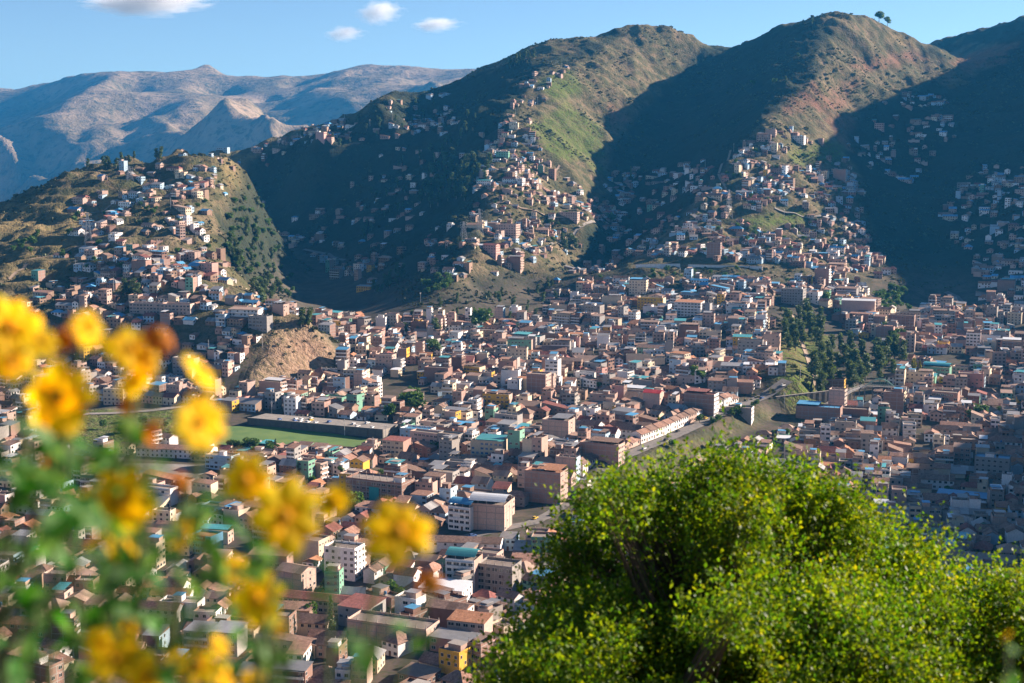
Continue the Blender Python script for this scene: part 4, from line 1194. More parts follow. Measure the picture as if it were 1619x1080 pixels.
chosen = []
for kd, n_ in (('apartment_block', 240), ('house', 290)):
    v = sorted([s for s in SPECS if s['kind'] == kd and s['area'] > 0], key=lambda s: -(s['area'] + (1e6 if s.get('hero') else 0)))
    chosen += v[:n_]
ids = {id(s) for s in chosen}
NUM = {1: 'single storey', 2: 'two storey', 3: 'three storey', 4: 'four storey', 5: 'five storey', 6: 'six storey', 7: 'seven storey'}
WALLN = {'brick': 'brick', 'pale_brick': 'pale brick', 'brown_brick': 'dark brick', 'adobe': 'earth walled', 'white': 'white', 'cream': 'cream', 'grey': 'grey', 'concrete': 'bare concrete', 'blue': 'blue', 'pale_blue': 'pale blue', 'yellow': 'yellow', 'green': 'green', 'pink': 'pink'}
RMN = {'terracotta': 'red tile', 'old_tile': 'brown tile', 'orange_tile': 'orange tile', 'maroon': 'maroon', 'red_tin': 'red metal', 'grey_tin': 'grey metal', 'rusty_tin': 'rusty metal', 'blue_tin': 'blue metal', 'teal_tin': 'teal metal', 'white_tin': 'white metal', 'roof_slab': 'bare flat', 'yellow': 'yellow'}
def look(s):
    noun = 'block' if s['st'] >= 3 else 'house'
    a_ = NUM[s['st']] + ' ' + WALLN[s['wall']]
    if s.get('front') and s['front'] != s['wall']: a_ += ', ' + WALLN[s['front']] + ' fronted'
    a_ += ' ' + noun
    if s['roof'] == 'flat':
        e = s.get('extras', ())
        if 'shed' in e: b_ = RMN[s['shed']].replace(' tile', '').replace(' metal', '') + ' roof shed'
        elif 'stubs' in e: b_ = 'bare roof columns'
        elif 'tank' in e: b_ = 'roof water tank'
        elif 'room' in e: b_ = 'stair room on top'
        else: b_ = 'plain flat roof'
    else:
        b_ = RMN[s['rmat']] + ' ' + {'gable': 'gable roof', 'hip': 'hipped roof', 'shed': 'sloping roof', 'tin': 'low pitched roof', 'arch': 'arched roof'}[s['roof']]
    return a_ + ' with ' + b_
# landmarks of the place by which one finds a building (pixels)
LAND = [((450, 685), 'green field'), ((1110, 680), 'grassy street bank'), ((1370, 605), 'arched footbridge'), ((735, 855), 'long white hall'), ((1330, 560), 'dark tree grove'), ((480, 560), 'bare cliff'), ((590, 770), 'teal netted block'),
        ((868, 765), 'six storey orange topped block'), ((780, 815), 'arched roof brick block'), ((635, 620), 'round town trees'), ((868, 575), 'white tower'), ((1045, 555), 'green school'), ((1087, 480), 'white terrace block'), ((740, 905), 'teal canopied block'),
        ((697, 945), 'orange eaved house'), ((510, 945), 'maroon courtyard roof'), ((1265, 635), 'dark retaining wall'), ((1357, 487), 'white roofed long block'), ((1567, 735), 'pale concrete tower'), ((1490, 845), 'shaded lower row'), ((280, 710), 'white hall by the meadow'),
        ((250, 485), 'west hill school row'), ((850, 345), 'central spur'), ((1260, 270), 'east spur'), ((940, 560), 'upper roofs'), ((1420, 690), 'tile roof quarter'), ((325, 860), 'blue sign building'), ((900, 830), 'leafy tree edge'), ((180, 800), 'yellow blooms'), ((640, 1010), 'long flat brick building'),
        ((1590, 545), 'shaded valley mouth'), ((1210, 535), 'lone brick tower'), ((600, 560), 'foot of the gorge'), ((380, 800), 'blooms over the street'), ((420, 890), 'lower blooms'), ((1600, 610), 'valley mouth houses'), ((560, 880), 'white banded block')]
def where(s):
    x, y, z = s['pos']
    px, py = project(x, y, z + s['st'] * 1.4)
    s['px'], s['py'] = px, py
    v = sorted(((math.hypot(px - a_[0], (py - a_[1]) * 1.6), n_, px - a_[0], py - a_[1]) for a_, n_ in LAND))
    dist, n_, dx, dy = v[0]
    rel = ('right of' if dx > 0 else 'left of') if abs(dx) > abs(dy) * 1.3 else ('below' if dy > 0 else 'above')
    return rel + ' the ' + n_, dist
ORD = ['leftmost', 'second from left', 'third from left', 'fourth from left', 'fifth from left', 'sixth from left', 'seventh from left']
hero_c = [s for s in chosen if s.get('hero')]
rest_c = [s for s in chosen if not s.get('hero')]
lab = {}
buckets = {}
for s in rest_c:
    w_, dist = where(s)
    s['lab'] = look(s) + ' ' + w_
    buckets.setdefault(s['lab'], []).append(s)
for t_, v in buckets.items():
    v.sort(key=lambda s: s['px'])
    if len(v) == 1:
        continue
    for i, s in enumerate(v):
        size = 'leftmost' if i == 0 else 'rightmost' if i == len(v) - 1 else ORD[i]
        s['lab'] = size + ' ' + t_
for s in rest_c:
    wds = s['lab'].split()
    if len(wds) > 16:
        s['lab'] = s['lab'].replace(' fronted', '').replace('low pitched ', '')
        if len(s['lab'].split()) > 16:
            s['lab'] = s['lab'].replace(' with ', ', ').replace(' storey', '-storey')
        while len(s['lab'].split()) > 16 and ' the ' in s['lab']:
            s['lab'] = s['lab'].replace(' the ', ' ', 1)
for s in hero_c:
    o = place_thing(s, s['label'])
    if 'sign' in s['extras']:
        q = MB()
        q.box(-3.0, 3.0, -s['d'] / 2 - .35, -s['d'] / 2 - .12, 6.6, 9.3, 'red_tin')
        for i in range(5):
            q.box(-1.9 + i * .78, -1.35 + i * .78, -s['d'] / 2 - .40, -s['d'] / 2 - .34, 7.6, 8.4, 'white')
        link('sign_board', q.mesh('sign_board'), o)
for s in rest_c:
    place_thing(s, s['lab'])
mass = MB()
for s in SPECS:
    if id(s) not in ids:
        place_mass(mass, s)
o = link('far_houses', mass.mesh('far_houses'))
tag(o, kind='stuff', label='the many smaller houses packed over the valley and hills')
print('things', len(chosen), 'faces in mass', len(mass.f))

# ------------------------------------------------------------------ streets, walls, field, footbridge
def flat_mat(name, c1, c2, scale=0.4):
    m, nt, b = nt_mat(name)
    g = N(nt, 'ShaderNodeNewGeometry')
    c = mix(nt, remap(nt, noise(nt, g.outputs['Position'], scale, 4, .65), .35, .65, 0, 1), c1, c2)
    nt.links.new(c, b.inputs['Base Color'])
    b.inputs['Roughness'].default_value = .95
    MATS[name] = m
flat_mat('asphalt', (0.13, 0.12, 0.115), (0.20, 0.175, 0.155))
flat_mat('dirt', (0.25, 0.18, 0.12), (0.33, 0.24, 0.17))
flat_mat('pitch', (0.075, 0.15, 0.03), (0.12, 0.19, 0.04), .08)
flat_mat('yard', (0.20, 0.18, 0.16), (0.30, 0.26, 0.22))
flat_mat('dark_stone', (0.10, 0.095, 0.09), (0.15, 0.135, 0.12))
flat_mat('car_white', (0.7, 0.7, 0.7), (0.74, 0.73, 0.72)); flat_mat('car_red', (0.45, 0.04, 0.03), (0.5, 0.05, 0.04)); flat_mat('car_blue', (0.06, 0.12, 0.3), (0.07, 0.14, 0.33)); flat_mat('car_dark', (0.03, 0.03, 0.035), (0.04, 0.04, 0.045)); flat_mat('car_yellow', (0.6, 0.4, 0.04), (0.62, 0.42, 0.05))
def strip(P, w, mat, name, lift=0.12, n=14):
    pts = []
    for a_, b_ in zip(P[:-1], P[1:]):
        for i in range(n):
            pts.append(a_ + (b_ - a_) * i / n)
    pts.append(P[-1])
    q = MB()
    prev = None
    for i, p in enumerate(pts):
        d_ = (pts[min(i + 1, len(pts) - 1)] - pts[max(i - 1, 0)])[:2]
        d_ = d_ / np.linalg.norm(d_)
        n_ = np.array((-d_[1], d_[0]))
        row = []
        for k in (-1, -.5, 0, .5, 1):
            x, y = p[0] + n_[0] * w / 2 * k, p[1] + n_[1] * w / 2 * k
            row.append((x, y, max(hz(x, y), hz(p[0], p[1]) - .3) + lift))
        if prev:
            for k in range(4):
                q.face([prev[k], row[k], row[k + 1], prev[k + 1]][::-1], mat)
        prev = row
    return q
for P_, w_, nm in ((ROAD, 9.0, 'road'), (ROAD2, 7.0, 'road')):
    tag(link(nm, strip(P_, w_, 'asphalt', nm, 0.35).mesh(nm)), kind='structure', label='pale street running up along a bank through the roofs', cat='road')
def gpath(pxs):
    return [np.array(hit(*p)) for p in pxs if hit(*p)]
for pxs, w_, mt, nm, lb in (([(1255, 500), (1262, 530), (1275, 560), (1285, 590), (1290, 618)], 4, 'dirt', 'path', 'footpath down the tree slope'), ([(1495, 462), (1512, 470), (1524, 480), (1516, 489), (1530, 497), (1560, 507)], 7, 'asphalt', 'road', 'winding road in the shaded valley mouth'),
                            ([(820, 205), (808, 190), (803, 180)], 5, 'dirt', 'path', 'dirt lane on the central spur ridge'), ([(1275, 460), (1300, 447), (1340, 430), (1365, 420)], 5, 'yard', 'road', 'concrete lane climbing beside the banded block'),
                            ([(480, 395), (520, 403), (545, 412)], 6, 'asphalt', 'road', 'road glimpsed in the dark gorge'), ([(170, 515), (210, 470), (228, 445)], 5, 'yard', 'path', 'straight stair lane up the west hill'),
                            ([(850, 398), (905, 374), (960, 370)], 4, 'yard', 'path', 'pale lane along the foot of the central spur'), ([(785, 322), (840, 332), (905, 347)], 3, 'dirt', 'path', 'dirt lane between the central spur houses'), ([(885, 262), (850, 285), (828, 312)], 3, 'dirt', 'path', 'footpath down the green side of the central spur'),
                            ([(1155, 238), (1136, 276), (1150, 302)], 3, 'dirt', 'path', 'dirt lane at the edge of the east spur'), ([(1225, 330), (1280, 346), (1345, 354)], 3.5, 'yard', 'path', 'pale lane across the east spur'), ([(1300, 402), (1350, 396), (1388, 402)], 3.5, 'dirt', 'path', 'dirt lane at the foot of the east spur'),
                            ([(55, 474), (130, 447), (182, 420)], 3.5, 'dirt', 'path', 'dirt road up the grassy west hill'), ([(118, 338), (200, 314), (270, 300)], 3, 'dirt', 'path', 'track across the top of the west hill'),
                            ([(15, 442), (90, 402), (150, 382)], 3, 'dirt', 'path', 'track over the terraced fields of the west hill'), ([(60, 668), (140, 655), (240, 650), (300, 642), (350, 652)], 7, 'yard', 'road', 'terrace road over the meadow'),
                            ([(160, 760), (178, 735), (196, 712)], 8, 'yard', 'road', 'lane beside the walled yard'), ([(1368, 755), (1420, 735), (1400, 770), (1440, 800)], 7, 'asphalt', 'road', 'shaded street by the leafy tree'), ([(1100, 330), (1095, 340), (1110, 350)], 6, 'asphalt', 'road', 'hairpin road under the east spur')):
    g_ = gpath(pxs)
    if len(g_) > 1:
        tag(link(nm, strip(g_, w_, mt, nm, 0.5).mesh(nm)), kind='structure', label=lb, cat=nm)
def quad_on_floor(pxs, dz, mat, name, label, cat, kind='structure', n=10, lift=.6):
    c4 = [on_floor(*p) for p in pxs]
    q = MB()
    G = [[(c4[0] * (1 - i / n) + c4[1] * i / n) * (1 - j / n) + (c4[3] * (1 - i / n) + c4[2] * i / n) * j / n for i in range(n + 1)] for j in range(n + 1)]
    for r_ in G:
        for p in r_: p[2] = hz(p[0], p[1]) + lift + dz
    for j in range(n):
        for i in range(n):
            q.face([G[j][i], G[j][i + 1], G[j + 1][i + 1], G[j + 1][i]], mat)
    return tag(link(name, q.mesh(name)), label, cat, kind=kind)
quad_on_floor([(325, 708), (640, 708), (470, 676), (340, 676)], 0, 'pitch', 'field', 'mown green sports field in the town', 'field')
quad_on_floor([(170, 765), (330, 765), (330, 735), (195, 735)], 0, 'yard', 'yard', 'bare paved yard below the long white hall', 'yard')
c0, c1 = on_floor(392, 672), on_floor(606, 694)
def wall_thing(a_, b_, h, t, mat, name, label, cat, cap=None, under=3.0):
    q = MB()
    d_ = Vector((b_[0] - a_[0], b_[1] - a_[1], 0))
    L = d_.length
    root = link(name, None, loc=(a_[0], a_[1], a_[2]), rot=(0, 0, math.atan2(d_.y, d_.x)))
    tag(root, label, cat)
    q.box(0, L, -t / 2, t / 2, -under, h, mat)
    link('wall', q.mesh('wall'), root)
    q = MB()
    q.box(-.1, L + .1, -t / 2 - .12, t / 2 + .12, h, h + .25, cap or 'concrete')
    link('coping', q.mesh('coping'), root)
    q = MB()
    k = int(L / 6) + 1
    for i in range(k + 1):
        x = min(max(L * i / k, .25), L - .25)
        P_ = MB(); P_.box(x - .22, x + .22, -t / 2 - .3, -t / 2 - .001, -under, h - .1, mat)
        link('pier', P_.mesh('pier'), root)
    return root
wall_thing(c0, c1, 5.0, .8, 'dark_stone', 'retaining_wall', 'long dark retaining wall behind the green field', 'wall')
c2 = c1 + np.array((8.0, 19.0, 0)); c3 = c0 + np.array((9.0, 18.0, 0))
q = MB()
q.solid([(c0[0], c0[1] + .5, c0[2] - 2), (c1[0], c1[1] + .5, c1[2] - 2), tuple(c2 - (0, 0, 2)), tuple(c3 - (0, 0, 2)), (c0[0], c0[1] + .5, c0[2] + 4.5), (c1[0], c1[1] + .5, c0[2] + 4.5), (c2[0], c2[1], c0[2] + 4.5), (c3[0], c3[1], c0[2] + 4.5)],
        [(4, 5, 6, 7), (0, 1, 5, 4), (1, 2, 6, 5), (2, 3, 7, 6), (3, 0, 4, 7)], 'yard')
tag(link('parking_deck', q.mesh('parking_deck')), 'raised parking yard above the dark retaining wall', 'parking yard', kind='structure')
DECK = (c0, c1, c2, c3, c0[2] + 4.5)
a_, b_ = on_floor(1226, 652), on_floor(1312, 640)
wall_thing(a_, b_, 11, 1.0, 'dark_stone', 'retaining_wall', 'tall shaded stone embankment at the top of the bank street', 'wall')
a_, b_ = hit(1005, 424), hit(1075, 422)
wall_thing(a_, b_, 4, .6, 'white', 'boundary_wall', 'long white wall on the upper terrace', 'wall')
a_, b_ = hit(1088, 424), hit(1205, 427)
wall_thing(a_, b_, 4, .6, 'white', 'boundary_wall', 'white terrace wall beside the dark bank', 'wall')
a_, b_ = on_floor(692, 628), on_floor(758, 620)
wall_thing(a_, b_, 4, .5, 'pale_blue', 'boundary_wall', 'pale blue garden wall in the middle of the town', 'wall')
a_, b_ = on_floor(1460, 808), on_floor(1590, 842)
wall_thing(a_, b_, 3.2, .5, 'white', 'boundary_wall', 'pale street wall in the shaded quarter', 'wall')
a_, b_ = on_floor(860, 800), on_floor(905, 780)
wall_thing(a_, b_, 4.0, .5, 'cream', 'boundary_wall', 'cream wall along the lower bank street', 'wall')

# footbridge: ramp on piers, level deck, green arch
ba, bb, bc, bd = on_floor(1302, 644, 1.0), on_floor(1345, 618, 8.0), on_floor(1368, 610, 9.5), on_floor(1415, 612, 9.0)
root = link('footbridge', None, loc=tuple(ba))
tag(root, 'arched green steel footbridge with a long rising ramp', 'footbridge')
BL = [Vector(p) - Vector(ba) for p in (ba, bb, bc, bd)]
q = MB()
for p0, p1 in zip(BL[:-1], BL[1:]):
    n_ = (p1 - p0).cross(Vector((0, 0, 1))).normalized() * 1.6
    q.solid([p0 - n_, p0 + n_, p1 + n_, p1 - n_] + [v - Vector((0, 0, .5)) for v in (p0 - n_, p0 + n_, p1 + n_, p1 - n_)], [(0, 1, 2, 3), (7, 6, 5, 4), (0, 4, 5, 1), (1, 5, 6, 2), (2, 6, 7, 3), (3, 7, 4, 0)], 'concrete')
link('deck', q.mesh('deck'), root)
for sgn in (-1, 1):
    q = MB()
    for p0, p1 in zip(BL[:-1], BL[1:]):
        n_ = (p1 - p0).cross(Vector((0, 0, 1))).normalized() * 1.5 * sgn
        for h_ in (.55, 1.15):
            q.tube([p0 + n_ + Vector((0, 0, h_)), p1 + n_ + Vector((0, 0, h_))], [.09, .09], 'frame_white', 5)
        k = int((p1 - p0).length / 2) + 1
        for i in range(k + 1):
            p = p0.lerp(p1, i / k) + n_
            q.tube([p, p + Vector((0, 0, 1.15))], [.06, .06], 'frame_white', 4)
    link('railing', q.mesh('railing'), root)
    q = MB()
    p0, p1 = BL[2], BL[3]
    n_ = (p1 - p0).cross(Vector((0, 0, 1))).normalized() * 1.7 * sgn
    arc = [p0.lerp(p1, t) + n_ + Vector((0, 0, 5.6 * math.sin(math.pi * t))) for t in np.linspace(0, 1, 15)]
    q.tube(arc, [.22] * 15, 'green_steel', 6)
    for i in range(2, 13):
        b0 = p0.lerp(p1, i / 14) + n_
        q.tube([b0, arc[i]], [.07, .07], 'green_steel', 4)
    link('arch', q.mesh('arch'), root)
q = MB()
for i in range(3, 12):
    t = i / 14
    n_ = (BL[3] - BL[2]).cross(Vector((0, 0, 1))).normalized() * 1.7
    c_ = BL[2].lerp(BL[3], t) + Vector((0, 0, 5.6 * math.sin(math.pi * t)))
    q.tube([c_ - n_, c_ + n_], [.1, .1], 'green_steel', 4)
link('cross_beam', q.mesh('cross_beam'), root)
for p0, p1 in zip(BL[:-1], BL[1:]):
    for t in (.25, .6, .98):
        p = p0.lerp(p1, t)
        g_ = hz(p.x + ba[0], p.y + ba[1]) - ba[2]
        if p.z - .5 > g_ + .5:
            q = MB(); q.box(p.x - .35, p.x + .35, p.y - .35, p.y + .35, g_ - 1, p.z - .45, 'concrete')
            link('pier', q.mesh('pier'), root)

# lattice pylons
def pylon(px, py, h, label):
    p = hit(px, py)
    root = link('lattice_pylon', None, loc=p, rot=(0, 0, .5))
    tag(root, label, 'pylon', 'power pylons on the hills')
    wd = lambda z: 3.0 * (1 - z / h) ** 1.1 + .55
    for sx in (-1, 1):
        for sy in (-1, 1):
            q = MB(); q.tube([(sx * wd(z), sy * wd(z), z - 1.0 * (z == 0)) for z in np.linspace(0, h, 7)], [.2] * 7, 'steel', 4)
            link('leg', q.mesh('leg'), root)
    q = MB()
    zs = [h * (1 - (1 - t) ** 1.35) for t in np.linspace(0, 1, 9)]
    for z0, z1 in zip(zs[:-1], zs[1:]):
        a0, a1 = wd(z0), wd(z1)
        for k in range(4):
            c_ = [(-1, -1), (1, -1), (1, 1), (-1, 1)]
            u0, u1 = c_[k], c_[(k + 1) % 4]
            q.tube([(u0[0] * a0, u0[1] * a0, z0), (u1[0] * a1, u1[1] * a1, z1)], [.11, .11], 'steel', 4)
            q.tube([(u1[0] * a0, u1[1] * a0, z0), (u0[0] * a1, u0[1] * a1, z1)], [.11, .11], 'steel', 4)
    link('bracing', q.mesh('bracing'), root)
    for t in (.68, .82, .95):
        q = MB()
        z = h * t
        for s_ in (-1, 1):
            q.tube([(0, 0, z + .9), (s_ * 4.2, 0, z)], [.14, .1], 'steel', 4)
            q.tube([(0, 0, z - .2), (s_ * 4.2, 0, z)], [.14, .1], 'steel', 4)
            q.tube([(s_ * 4.0, 0, z), (s_ * 4.0, 0, z - 1.2)], [.16, .16], 'white', 4)
        link('crossarm', q.mesh('crossarm'), root)
pylon(758, 372, 30, 'steel lattice pylon at the edge of the central spur')
pylon(1152, 345, 34, 'steel lattice pylon on the east spur above the blue walled house')
pylon(140, 388, 32, 'steel lattice pylon on the grassy west hill')
pylon(733, 378, 20, 'short lattice pylon in the shade beside the central spur')
pylon(205, 285, 16, 'small lattice pylon near the west hill crest')

# parked cars
def car_proto(paint):
    root = link('parked_car', None)
    q = MB()
    prof = [(-2.1, .35), (-2.1, .85), (-1.3, .95), (1.0, .95), (2.0, .82), (2.1, .35)]
    n_ = len(prof)
    q.solid([(x, -.82, z) for x, z in prof] + [(x, .82, z) for x, z in prof], [tuple(range(n_))[::1], tuple(range(2 * n_ - 1, n_ - 1, -1))] + [(i, n_ + i, n_ + (i + 1) % n_, (i + 1) % n_) for i in range(n_)], paint)
    cab = [(-1.75, .96), (-1.35, 1.45), (.25, 1.45), (.95, .96)]
    q.solid([(x, -.7, z) for x, z in cab] + [(x, .7, z) for x, z in cab], [(0, 1, 2, 3), (7, 6, 5, 4), (1, 5, 6, 2)], paint)
    link('body', q.mesh('body'), root)
    q = MB()
    q.solid([(-1.76, -.62, .97), (-1.76, .62, .97), (-1.38, .62, 1.42), (-1.38, -.62, 1.42)], [(3, 2, 1, 0)], 'glass')
    q.solid([(.98, -.62, .97), (.98, .62, .97), (.3, .62, 1.42), (.3, -.62, 1.42)], [(0, 1, 2, 3)], 'glass')
    for s_ in (-1, 1):
        q.solid([(-1.6, s_ * .715, .99), (.75, s_ * .715, .99), (.2, s_ * .715, 1.4), (-1.3, s_ * .715, 1.4)], [(0, 1, 2, 3) if s_ < 0 else (3, 2, 1, 0)], 'glass')
    link('window', q.mesh('window'), root)
    for x in (-1.3, 1.3):
        for y in (-.75, .75):
            q = MB(); q.tube([(x, y - .1, .32), (x, y + .1, .32)], [.32, .32], 'tank_black', 10)
            link('wheel', q.mesh('wheel'), root)
    return root
paints = ('car_white', 'car_red', 'car_blue', 'car_dark', 'car_yellow')
protos = {}
car_n = {'car_white': 'white', 'car_red': 'red', 'car_blue': 'blue', 'car_dark': 'dark', 'car_yellow': 'yellow'}
rc = random.Random(4)
def car(paint, x, y, z, rot, place, grp):
    if paint in protos: o_ = copy_tree(protos[paint])
    else: o_ = protos[paint] = car_proto(paint)
    o_.location = (x, y, z); o_.rotation_euler = (0, 0, rot)
    tag(o_, car_n[paint] + ' car ' + place, 'car', grp + ', ' + car_n[paint])
for i in range(14):
    u_, v_ = rc.uniform(.15, .95), rc.choice((.15, .45, .75))
    p = (DECK[0] * (1 - u_) + DECK[1] * u_) * (1 - v_) + (DECK[3] * (1 - u_) + DECK[2] * u_) * v_
    car(rc.choice(paints[:1] * 4 + paints), p[0], p[1], DECK[4] + .02, rc.uniform(-.2, .2) + 1.2, 'parked on the raised yard above the dark wall', 'cars on the raised yard')
for P_, k in ((ROAD, 9), (ROAD2, 7)):
    for i in range(k):
        t = (i + rc.uniform(.2, .8)) / k * (len(P_) - 1)
        j = min(int(t), len(P_) - 2)
        p = P_[j] + (P_[j + 1] - P_[j]) * (t - j)
        d_ = P_[j + 1] - P_[j]
        n_ = np.array((-d_[1], d_[0])) / np.linalg.norm(d_[:2])
        sd = rc.choice((-2.4, 2.0))
        x, y = p[0] + n_[0] * sd, p[1] + n_[1] * sd
        car(rc.choice(paints), x, y, max(hz(x, y), hz(p[0], p[1])) + .4, math.atan2(d_[1], d_[0]), 'standing on the ' + ('grassy bank street' if k == 9 else 'lower street by the white hall'), 'cars on the ' + ('upper street' if k == 9 else 'lower street'))

# slim poles among the roofs
q = MB(); q.tube([(0, 0, -1), (0, 0, 11.5)], [.19, .13], 'frame_white', 6)
pole_m = q.mesh('pole')
q = MB(); q.box(-1.1, 1.1, -.09, .09, 10.4, 10.6, 'frame_white'); q.box(-.9, .9, -.09, .09, 9.6, 9.78, 'frame_white')
arm_m = q.mesh('crossarm')
pp = [(1098, 655), (1035, 620), (1240, 645), (1190, 600), (975, 470), (1290, 620), (1405, 620), (1350, 630), (1443, 635), (665, 480), (1465, 500), (1567, 485), (1610, 620), (880, 770), (1010, 645), (705, 660), (545, 690), (650, 775), (590, 720), (430, 660),
      (560, 880), (700, 930), (610, 700), (1420, 700), (1480, 665), (1300, 700), (1500, 780), (1395, 760), (1260, 420), (1240, 345), (1200, 380), (1320, 350), (1075, 440), (1290, 390), (1150, 450), (870, 330), (820, 290), (800, 320), (830, 370), (900, 330), (905, 130), (850, 165), (815, 185), (888, 112),
      (180, 460), (250, 400), (310, 385), (120, 430), (340, 300), (270, 330), (380, 262), (350, 262), (470, 222), (440, 232), (545, 190), (585, 200), (620, 190), (640, 175), (285, 420), (415, 550), (330, 560), (1265, 600), (1275, 470), (1340, 440), (1415, 470), (1160, 240), (1185, 240), (1115, 265), (1550, 620), (1590, 680)]
for px, py in pp:
    p = hit(px, py)
    if not p: continue
    o_ = link('utility_pole', None, loc=p, rot=(0, 0, rc.uniform(0, 3)))
    far = p[1] > 1350
    tag(o_, 'slim pale utility pole standing among the hillside houses' if far else 'slim pale utility pole rising between the roofs of the valley town', 'utility pole', 'poles among hillside houses' if far else 'poles among the valley roofs')
    link('pole', pole_m, o_)
    link('crossarm', arm_m, o_)

# ------------------------------------------------------------------ trees of the valley and the hills
rt = random.Random(21)
def crown_mesh(kind, seed, mat):
    r = random.Random(seed)
    q = MB()
    if kind == 'tall':
        lobes = [((r.uniform(-.10, .10), r.uniform(-.10, .10), z), (r.uniform(.10, .17), r.uniform(.10, .17), r.uniform(.08, .13))) for z in np.linspace(.28, .93, 8)]
        n_, sz = 70, .05
    elif kind == 'slim':
        lobes = [((r.uniform(-.03, .03), r.uniform(-.03, .03), z), (.09 * (1.25 - z), .09 * (1.25 - z), .10)) for z in np.linspace(.18, .95, 8)]
        n_, sz = 55, .04
    else:
        lobes = [((r.uniform(-.24, .24), r.uniform(-.24, .24), r.uniform(.42, .82)), (r.uniform(.16, .26), r.uniform(.16, .26), r.uniform(.13, .2))) for _ in range(9)]
        n_, sz = 75, .065
    for c_, rad in lobes:
        for _ in range(n_):
            v = Vector((r.gauss(0, 1), r.gauss(0, 1), r.gauss(0, 1))).normalized() * r.uniform(.55, 1.05)
            p = Vector((c_[0] + v.x * rad[0], c_[1] + v.y * rad[1], c_[2] + v.z * rad[2]))
            a_ = Vector((r.gauss(0, 1), r.gauss(0, 1), r.gauss(0, .6))).normalized()
            b_ = a_.cross(Vector((r.gauss(0, 1), r.gauss(0, 1), r.gauss(0, 1)))).normalized()
            s_ = sz * r.uniform(.6, 1.3)
            q.face([p - a_ * s_, p - b_ * s_ * .6, p + a_ * s_, p + b_ * s_ * .6], mat)
    return q.mesh('crown')
def trunk_mesh(kind, seed):
    r = random.Random(seed)
    q = MB()
    top = .88 if kind != 'round' else .6
    q.tube([(0, 0, -.08), (r.uniform(-.01, .01), 0, .25), (r.uniform(-.03, .03), r.uniform(-.03, .03), .55 * top / .6 if kind == 'round' else .55), (r.uniform(-.04, .04), 0, top)], [.03, .022, .015, .006], 'pale_bark' if kind == 'tall' else 'bark', 6)
    for _ in range(6):
        z = r.uniform(.3, top * .9); a_ = r.uniform(0, 6.28); L = r.uniform(.1, .2) if kind != 'slim' else .05
        q.tube([(0, 0, z), (math.cos(a_) * L, math.sin(a_) * L, z + .12)], [.012, .004], 'pale_bark' if kind == 'tall' else 'bark', 5)
    return q.mesh('trunk')
TV = {k: [(crown_mesh(k, 50 + i * 7, mt), trunk_mesh(k, 90 + i)) for i in range(n_)] for k, n_, mt in (('tall', 6, 'eucalyptus_leaf'), ('round', 5, 'green_leaf'), ('slim', 3, 'eucalyptus_leaf'))}
TV['bright'] = [(crown_mesh('round', 300 + i, 'green_leaf'), trunk_mesh('round', 310 + i)) for i in range(3)]
leaf_mat('yellow_leaf', [(0.22, 0.20, 0.03), (0.16, 0.18, 0.03)], .35, .1)
TV['gold'] = [(crown_mesh('slim', 400 + i, 'yellow_leaf'), trunk_mesh('slim', 410 + i)) for i in range(2)]
TN = {'tall': ('eucalyptus_tree', 'eucalyptus'), 'round': ('broadleaf_tree', 'tree'), 'slim': ('cypress_tree', 'cypress'), 'bright': ('broadleaf_tree', 'tree'), 'gold': ('poplar_tree', 'poplar')}
def tree(kind, p, h, label, grp):
    c_, t_ = rt.choice(TV[kind])
    nm, cat = TN[kind]
    o_ = link(nm, None, loc=(p[0], p[1], p[2] - .2), rot=(0, 0, rt.uniform(0, 6.28)), scl=(h * rt.uniform(.9, 1.15), h * rt.uniform(.9, 1.15), h))
    tag(o_, label, cat, grp)
    link('trunk', t_, o_)
    link('crown', c_, o_)
def grove(poly, n_, kind, h0, h1, label, grp):
    xs, ys = [p[0] for p in poly], [p[1] for p in poly]
    k = tries = 0
    done = []
    while k < n_ and tries < n_ * 60:
        tries += 1
        px, py = rt.uniform(min(xs), max(xs)), rt.uniform(min(ys), max(ys))
        if not in_poly(px, py, poly): continue
        p = hit(px, py)
        if not p or any((p[0] - d[0]) ** 2 + (p[1] - d[1]) ** 2 < 9 for d in done): continue
        done.append(p)
        tree(kind, p, rt.uniform(h0, h1), label, grp)
        k += 1
grove([(655, 318), (690, 262), (742, 248), (778, 262), (768, 290), (735, 318), (680, 330)], 46, 'tall', 14, 22, 'grey green eucalyptus in the dense wood beside the central spur', 'wood beside the central spur')
grove([(1232, 520), (1290, 505), (1312, 530), (1300, 552), (1246, 560)], 26, 'tall', 15, 23, 'tall silvery eucalyptus in the grove by the stair street', 'grove by the stair street')
grove([(1285, 585), (1305, 548), (1395, 556), (1432, 560), (1425, 590), (1385, 612), (1310, 632), (1290, 632)], 46, 'tall', 14, 22, 'dark eucalyptus in the big grove behind the footbridge', 'grove behind the footbridge')
grove([(1378, 478), (1405, 456), (1436, 472), (1438, 494), (1392, 498)], 20, 'round', 8, 13, 'rounded grey tree on the wooded knoll', 'trees on the wooded knoll')
grove([(578, 468), (630, 430), (648, 438), (606, 470)], 13, 'tall', 10, 15, 'conical dark tree in the row on the shaded slope', 'row on the shaded slope')
grove([(668, 452), (700, 440), (718, 446), (706, 462), (674, 466)], 9, 'round', 9, 12, 'shrubby tree above the gorge cliff', 'trees above the gorge cliff')
grove([(350, 400), (358, 340), (395, 285), (410, 300), (440, 400), (480, 470), (440, 478), (385, 440)], 60, 'round', 6, 11, 'bushy dark tree on the steep side of the west hill over the gorge', 'bushy trees on the steep side of the west hill')
